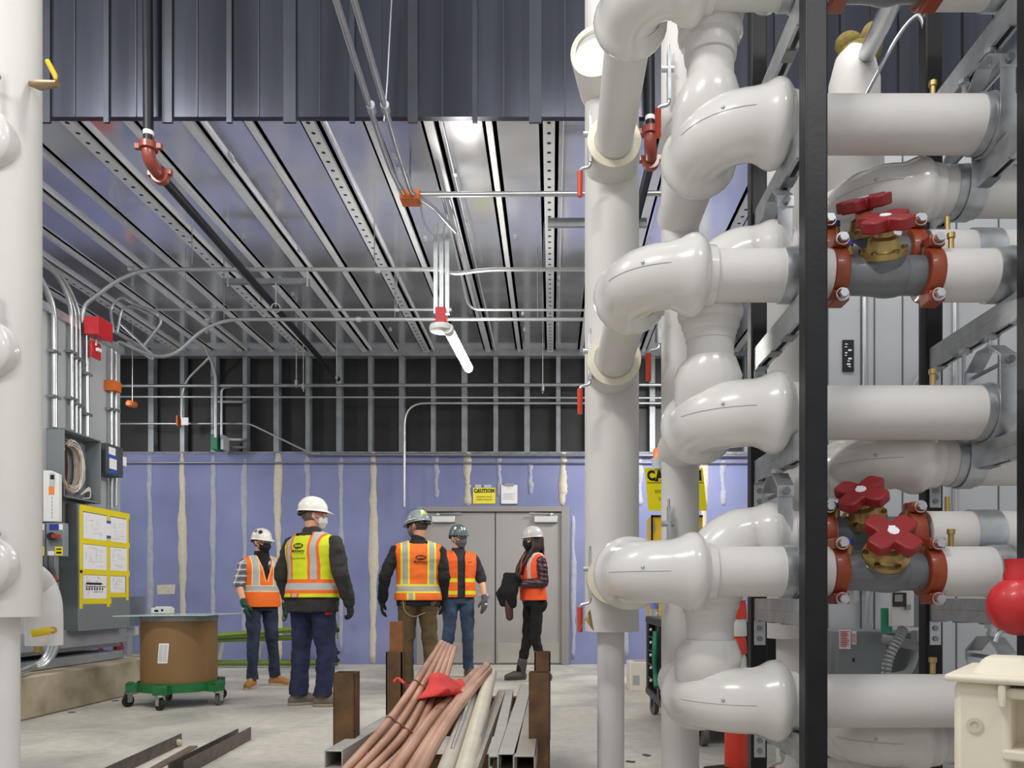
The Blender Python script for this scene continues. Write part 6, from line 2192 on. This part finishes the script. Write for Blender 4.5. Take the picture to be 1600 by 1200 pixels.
rod('thin pale rod lying left of the ivory pipe', P(706, 1172, 2.6), P(738, 1080, 3.6), .008, ALU, 'loose_rod')
# copper bundles
rnd = random.Random(3)
for k in range(9):
    c = k % 5
    lay = k // 5
    x0, x1, x2 = 520 + c * 19 + lay * 8, 618 + c * 12 + lay * 5, 690 + c * 5 + lay * 3
    o = rod('dusty copper tube of the tied bundle leaning over the red cloth', P(x0, 1225 + lay * 12, 2.3), P(x2, 1004 + c * 2.2 + lay * 4, 3.8), .0145, COPPER, 'copper_tube', group='copper tubes of the left bundle', mid=P(x1, 1112 + c * 9 + lay * 14, 2.95))
    m = o
for k, f in enumerate((.47, .70)):
    tops = []
    for c in range(5):
        pa, pm, pb_ = P(520 + c * 19, 1225, 2.3), P(618 + c * 12, 1112 + c * 9, 2.95), P(690 + c * 5, 1004 + c * 2.2, 3.8)
        path = smooth_path([pa, pm, pb_], 8)
        tops.append(path[int(f * (len(path) - 1))] + Vector((0, -.004, .0155)))
    q = smooth_path([tops[0] + Vector((-.016, 0, -.02))] + tops + [tops[-1] + Vector((.016, 0, -.02))], 4)
    o = MB().tube(q, .004, 6).build('tie_wire', mat('tie_wire_brown', '#6d4a3c', .6, .5))
    tag(o, ['lower tie wire around the left copper bundle', 'upper tie wire around the left copper bundle'][k], 'tie wire')
for k, (x0, x1, y1, lab) in enumerate(((600, 748, 1046, 'left'), (628, 760, 1041, 'middle'), (642, 763, 1046, 'right'))):
    rod(lab + ' tube of the three thick copper tubes in the middle of the load', P(x0, 1228, 2.3), P(x1, y1, 4.1), .0225, COPPER, 'copper_tube', group='thick copper tubes of the middle bundle', mid=P((x0 * .47 + x1 * .53), 1118, 3.05))
# red cloth
b = MB()
vs, fs = [], []
NX, NY = 22, 14
for i in range(NX + 1):
    for j in range(NY + 1):
        u, v = i / NX, j / NY
        px = 636 + 82 * u + 8 * math.sin(v * 4)
        py = 1068 + 30 * v - 16 * math.sin(u * 3.1) * (1 - v) + 16 * math.sin(u * 9) * v + 10 * u * v
        d = 3.25 + .12 * math.sin(u * 7 + v * 2) + .1 * math.sin(v * 6 + u * 3) + .25 * (1 - v)
        pp = P(px, py, d)
        nz_ = Vector((noise.noise(pp * 9), noise.noise(pp * 9 + Vector((7, 0, 0))), noise.noise(pp * 11 + Vector((0, 5, 0)))))
        vs.append(pp + nz_ * .055)
fs = [(i * (NY + 1) + j, (i + 1) * (NY + 1) + j, (i + 1) * (NY + 1) + j + 1, i * (NY + 1) + j + 1) for i in range(NX) for j in range(NY)]
o = b.add(vs, fs).build('red_cloth', mat('red_rag', '#d4423f', .85, var=.12, vs=20, bump=.3, bs=60), angle=80)
so = o.modifiers.new('s', 'SOLIDIFY'); so.thickness = .006
so2 = o.modifiers.new('ss', 'SUBSURF'); so2.levels = 1; so2.render_levels = 1
tag(o, 'crumpled red cloth draped over the tubes on the cart', 'cloth')
o = MB().tube(smooth_path([P(615, 1066, 3.2), P(622, 1060, 3.22), P(632, 1068, 3.15)], 4), [.006] * 9, 8).build('red_ribbon', mat('red_rag', '#d4423f', .85))
tag(o, 'scrap of red flagging left of the copper bundle', 'ribbon')

# ------------------------------------------------------------------ behind the upright pipes
t = thing('tool_cart', 'black plastic tool cart with green hose, behind the slim upright pipe', 'cart', (1.25, 5.6, 0))
x0, x1, y0, y1 = .775, 1.45, 4.95, 6.35
MB().bb((x0, y0, .74), (x1, y1, .80)).build('top_tray', BLACKPL, t, bevel=.012)
MB().bb((x0, y0, .16), (x1, y1, .22)).build('bottom_shelf', BLACKPL, t, bevel=.012)
for yy in (y0 + .03, (y0 + y1) / 2, y1 - .06):
    MB().bb((x0 + .005, yy - .05, .2), (x0 + .06, yy + .06, .76)).build('corner_post', BLACKPL, t, bevel=.01)
MB().bb((x0 + .06, y0 + .02, .2), (x1, y1 - .02, .76)).build('cabinet_body', DARKIN, t)
for k in range(4):
    MB().bb((x0 + .01, y1 - .5, .3 + k * .11), (x0 + .05, y1 - .12, .315 + k * .11)).build('side_rib', BLACKPL, t)
for k in range(5):
    MB().ell((x0 + .005, y1 - .32, .3 + k * .1), (.012, .012, .012), None, 10, 6).build('stud', WHITEPL, t)
MB().tube(smooth_path([(x0 - .01, y1 - .7, .7), (x0 - .02, y1 - .74, .55), (x0 - .01, y1 - .7, .4), (x0 - .01, y1 - .76, .3)], 6), .022, 10).build('hose', mat('hose_green', '#1d7a58', .5), t)
for x, y in ((x0 + .06, y1 - .1), (x0 + .2, y0 - .0), (x1 - .1, y0 + .1), (x1 - .1, y1 - .1)):
    q = MB().bb((x - .03, y - .04, .13), (x + .03, y + .04, .165)).bb((x - .034, y - .02, .06), (x - .028, y + .02, .14)).build('caster', GALVD, t)
    MB().lathe([(.05, -.02), (.068, -.018), (.07, 0), (.068, .018), (.05, .02)], (x, y, .07), (1, .2, 0), 22).build('wheel', mat('caster_wheel', '#5b5753', .6, var=.2), q)
p = Vector((.83, 6.2, .80))
t = thing('water_bottle', 'clear plastic water bottle standing on the black tool cart', 'bottle', p)
MB().lathe([(.030, 0), (.034, .01), (.034, .13), (.03, .15), (.014, .19), (.013, .20)], p, (0, 0, 1), 20).build('bottle_body', mat('clear_bottle', '#dfe9ef', .08, trans=.85), t)
MB().lathe([(.0345, .06), (.0345, .11)], p, (0, 0, 1), 20, False).build('bottle_label', mat('label_blue_white', '#6f83c9', .5, var=.3, vs=40), t)
MB().cyl(p + Vector((0, 0, .2)), p + Vector((0, 0, .215)), .015).build('cap', WHITEPL, t)
t = thing('carton', 'white carton standing on the floor beside the narrow lower pipe', 'box', fl(992, 1085))
a = fl(984, 1080)
MB().bb((a.x, a.y, 0), (a.x + .26, a.y + .35, .29)).build('carton_body', mat('carton_cream', '#dfd8cb', .75, var=.04), t, bevel=.004)
MB().bb((a.x + .03, a.y - .001, .06), (a.x + .1, a.y, .16)).build('print_mark', INKGREY, t)
MB().bb((a.x + .06, a.y + .1, .29), (a.x + .2, a.y + .25, .293)).build('dark_slot', INKGREY, t)

# channelizer post
cx, cd = .985, 4.1
t = thing('channelizer', 'orange and white traffic channelizer post behind the pipes', 'traffic post', (cx, cd, 0))
ORG = mat('traffic_orange', '#e0402a', .5, var=.04)
WHB = mat('reflective_white', '#dcdad6', .35, var=.03)
prof = [(.062, .02), (.06, .3), (.055, .56)]
MB().lathe(prof, (cx, cd, 0), (0, 0, 1), 28).build('lower_tube', ORG, t)
zz = .56
for k in range(5):
    m = WHB if k % 2 == 0 else ORG
    h = .095
    MB().lathe([(.05, zz), (.056, zz + .004), (.053, zz + h * .8), (.047, zz + h)], (cx, cd, 0), (0, 0, 1), 28).build('band', m, t, label='white reflective band' if m is WHB else 'orange band')
    zz += h
MB().lathe([(.047, zz), (.05, zz + .02), (.03, zz + .05), (.03, zz + .1)], (cx, cd, 0), (0, 0, 1), 24).build('handle_top', ORG, t)
MB().lathe([(.2, 0), (.2, .025), (.1, .045), (.065, .06)], (cx, cd, 0), (0, 0, 1), 8).build('base', RUBBER, t)

# yellow cabinet with big caution board and beacon
dS = 8.2
t = thing('safety_cabinet', 'yellow safety cabinet with dark edge behind the slim upright pipe', 'cabinet', P(1055, 1045, dS + .2))
MB().bb(Vector((P(1018, 0, dS).x, dS, .02)), Vector((P(1098, 0, dS).x, dS + .4, P(0, 806, dS).z))).build('cabinet_body', mat('cabinet_yellow', '#d9b30f', .45, var=.03), t, bevel=.006)
MB().bb(Vector((P(1017, 0, dS).x, dS - .012, .02)), Vector((P(1020, 0, dS).x, dS, P(0, 806, dS).z))).bb(Vector((P(1017, 0, dS).x, dS - .012, P(0, 808, dS).z)), Vector((P(1098, 0, dS).x, dS, P(0, 805, dS).z))).build('dark_edge', DARKIN, t)
MB().bb(P(1020.5, 832, dS - .012), P(1022.5, 815, dS)).build('handle', GALVD, t)
t = thing('caution_board', 'big yellow CAUTION board leaning forward above the yellow cabinet', 'sign', P(1053, 798, dS))
dn, df_ = 7.78, 7.95
TL, TR, BR, BL = P(1007, 731, dn), P(1098, 726, dn), P(1105, 798, df_), P(1013, 798, df_)
TR.z = TL.z; BR.z = BL.z
u = (TR - TL).normalized(); v = ((TL + TR) / 2 - (BL + BR) / 2).normalized(); n = u.cross(v)
MB().add([TL, TR, BR, BL] + [p - n * .008 for p in (TL, TR, BR, BL)], [(0, 1, 2, 3), (4, 7, 6, 5), (0, 4, 5, 1), (1, 5, 6, 2), (2, 6, 7, 3), (3, 7, 4, 0)]).build('board', SIGNY, t)
cen = (TL + TR) / 2 - v * .085 + n * .003
q = MB(); slab_caution(q, cen, u, v, .55, .105); q.build('heading', INK, t, smooth=False)
q = MB()
hl = (TL + TR) / 2 - v * .155 + n * .003
q.add([hl - u * .285 - v * .003, hl + u * .285 - v * .003, hl + u * .285 + v * .003, hl - u * .285 + v * .003], [(0, 1, 2, 3)])
c0 = (TL + TR) / 2 + n * .003
put_text(q, 'HYDRONIC SYSTEM', .06, c0 - v * .25, u, v, width=.42)
put_text(q, 'UNDER PRESSURE', .06, c0 - v * .325, u, v, width=.36)
q.build('small_lettering', INK, t, smooth=False)
MB().bb((P(1053, 0, dS).x - .02, dS - .3, P(0, 806, dS).z), (P(1053, 0, dS).x + .02, dS - .26, TL.z + .05)).bb((P(1053, 0, dS).x - .02, dS - .3, P(0, 806, dS).z), (P(1053, 0, dS).x + .02, dS + .1, P(0, 806, dS).z + .03)).build('support_bracket', GALVD, t)
t = thing('warning_beacon', 'orange beacon with grey base peeping over the big CAUTION board', 'beacon', P(1030, 730, 7.75))
c = P(1030, 729, 7.8)
MB().lathe([(.065, -.03), (.085, .08)], c, (0, 0, 1), 20).build('beacon_base', LIGHTGREY, t)
MB().lathe([(.06, .08), (.06, .17), (.045, .19)], c, (0, 0, 1), 20).build('beacon_lens', mat('beacon_orange', '#f07b2a', .35), t)

# ------------------------------------------------------------------ right foreground
t = thing('cream_housing', 'cream plastic ribbed housing in the lower right corner', 'plastic housing', (.98, 1.45, 0))
Lc = Vector((.711, 1.36, 0))
u = Vector((.80, -.60, 0)).normalized()
n = Vector((-u.y, u.x, 0)) * -1           # towards the viewer, left
back = -n
zt = .818
MB().prism([(0, 0), (.088, 0), (.088, .25), (0, .25)], Lc, u, back, (0, 0, zt)).build('side_panel', CREAM, t, bevel=.012)
MB().prism([(.08, .1), (.75, .1), (.75, .25), (.08, .25)], Lc, u, back, (0, 0, zt)).build('inner_wall', CREAM, t, bevel=.006)
for k, z in enumerate((zt - .025, zt - .13, zt - .215, zt - .30, zt - .385)):
    MB().prism([(.075, -.002), (.75, -.002), (.75, .12), (.085, .12)], Lc + Vector((0, 0, z)), u, back, (0, 0, .018)).build('rib', CREAM, t, bevel=.004)
MB().prism([(-.012, -.018), (.75, -.018), (.75, .27), (-.012, .27)], Lc + Vector((0, 0, zt)), u, back, (0, 0, .014)).build('top_plate', CREAM, t, bevel=.006)
fr = [(.022, .03), (.12, .03), (.12, .15), (.022, .15)]
vs = [Lc + u * a + back * b_ + Vector((0, 0, zt + .012)) for a, b_ in fr]
vs += [Lc + u * (.071 + (a - .071) * .62) + back * (.09 + (b_ - .09) * .62) + Vector((0, 0, zt + .042)) for a, b_ in fr]
MB().add(vs, [(0, 1, 5, 4), (1, 2, 6, 5), (2, 3, 7, 6), (3, 0, 4, 7), (4, 5, 6, 7)]).build('raised_cap', CREAM, t, bevel=.008)
hc = Lc + u * .034 + n * .001 + Vector((0, 0, zt - .075))
MB().ring(hc, hc + n * .003, .013, .007, 20).cyl(hc - n * .001, hc + n * .001, .008, seg=16).build('vent_hole', mat('cream_shadow_hole', '#cdc5b0', .6), t)
MB().prism([(.07, -.014), (.082, -.014), (.082, -.002), (.07, -.002)], Lc + Vector((0, 0, zt - .04)), u, back, (0, 0, .04)).build('latch_tab', CREAM, t, bevel=.004)
# red vessel
t = thing('red_vessel', 'red rounded vessel with short top neck at the right edge', 'tank', (1.36, 1.95, 0))
s = F / 1.95
c = P(1590, 947, 1.95)
rr = 46 / s
b = MB()
b.tube([c + Vector((-.0 + rr * (-math.cos(a)) * .95, 0, 0)) for a in [i / 8 * math.pi / 2 for i in range(9)]] + [c + Vector((.3, 0, 0))], [max(.003, rr * math.sin(i / 8 * math.pi / 2)) for i in range(9)] + [rr], 28)
b.build('vessel_body', REDPAINT, t, angle=60)
MB().lathe([(.034, .03), (.036, .06), (.03, .075), (.034, .1)], P(1592, 935, 1.95), (0, 0, 1), 20).build('neck', REDPAINT, t)
MB().tube(smooth_path([P(1582, 980, 1.95), P(1570, 984, 1.95), P(1560, 992, 1.95), P(1555, 1003, 1.95)], 5), .006, 8).build('drain_spout', GALV, t)
MB().bb((c.x + .13, 1.90, 0), (c.x + .19, 2.0, c.z - rr * .6)).bb((c.x + .05, 1.85, 0), (c.x + .27, 2.05, .02)).build('stand', DARKSTEEL, t)

bpy.data.scenes.remove(TMP)
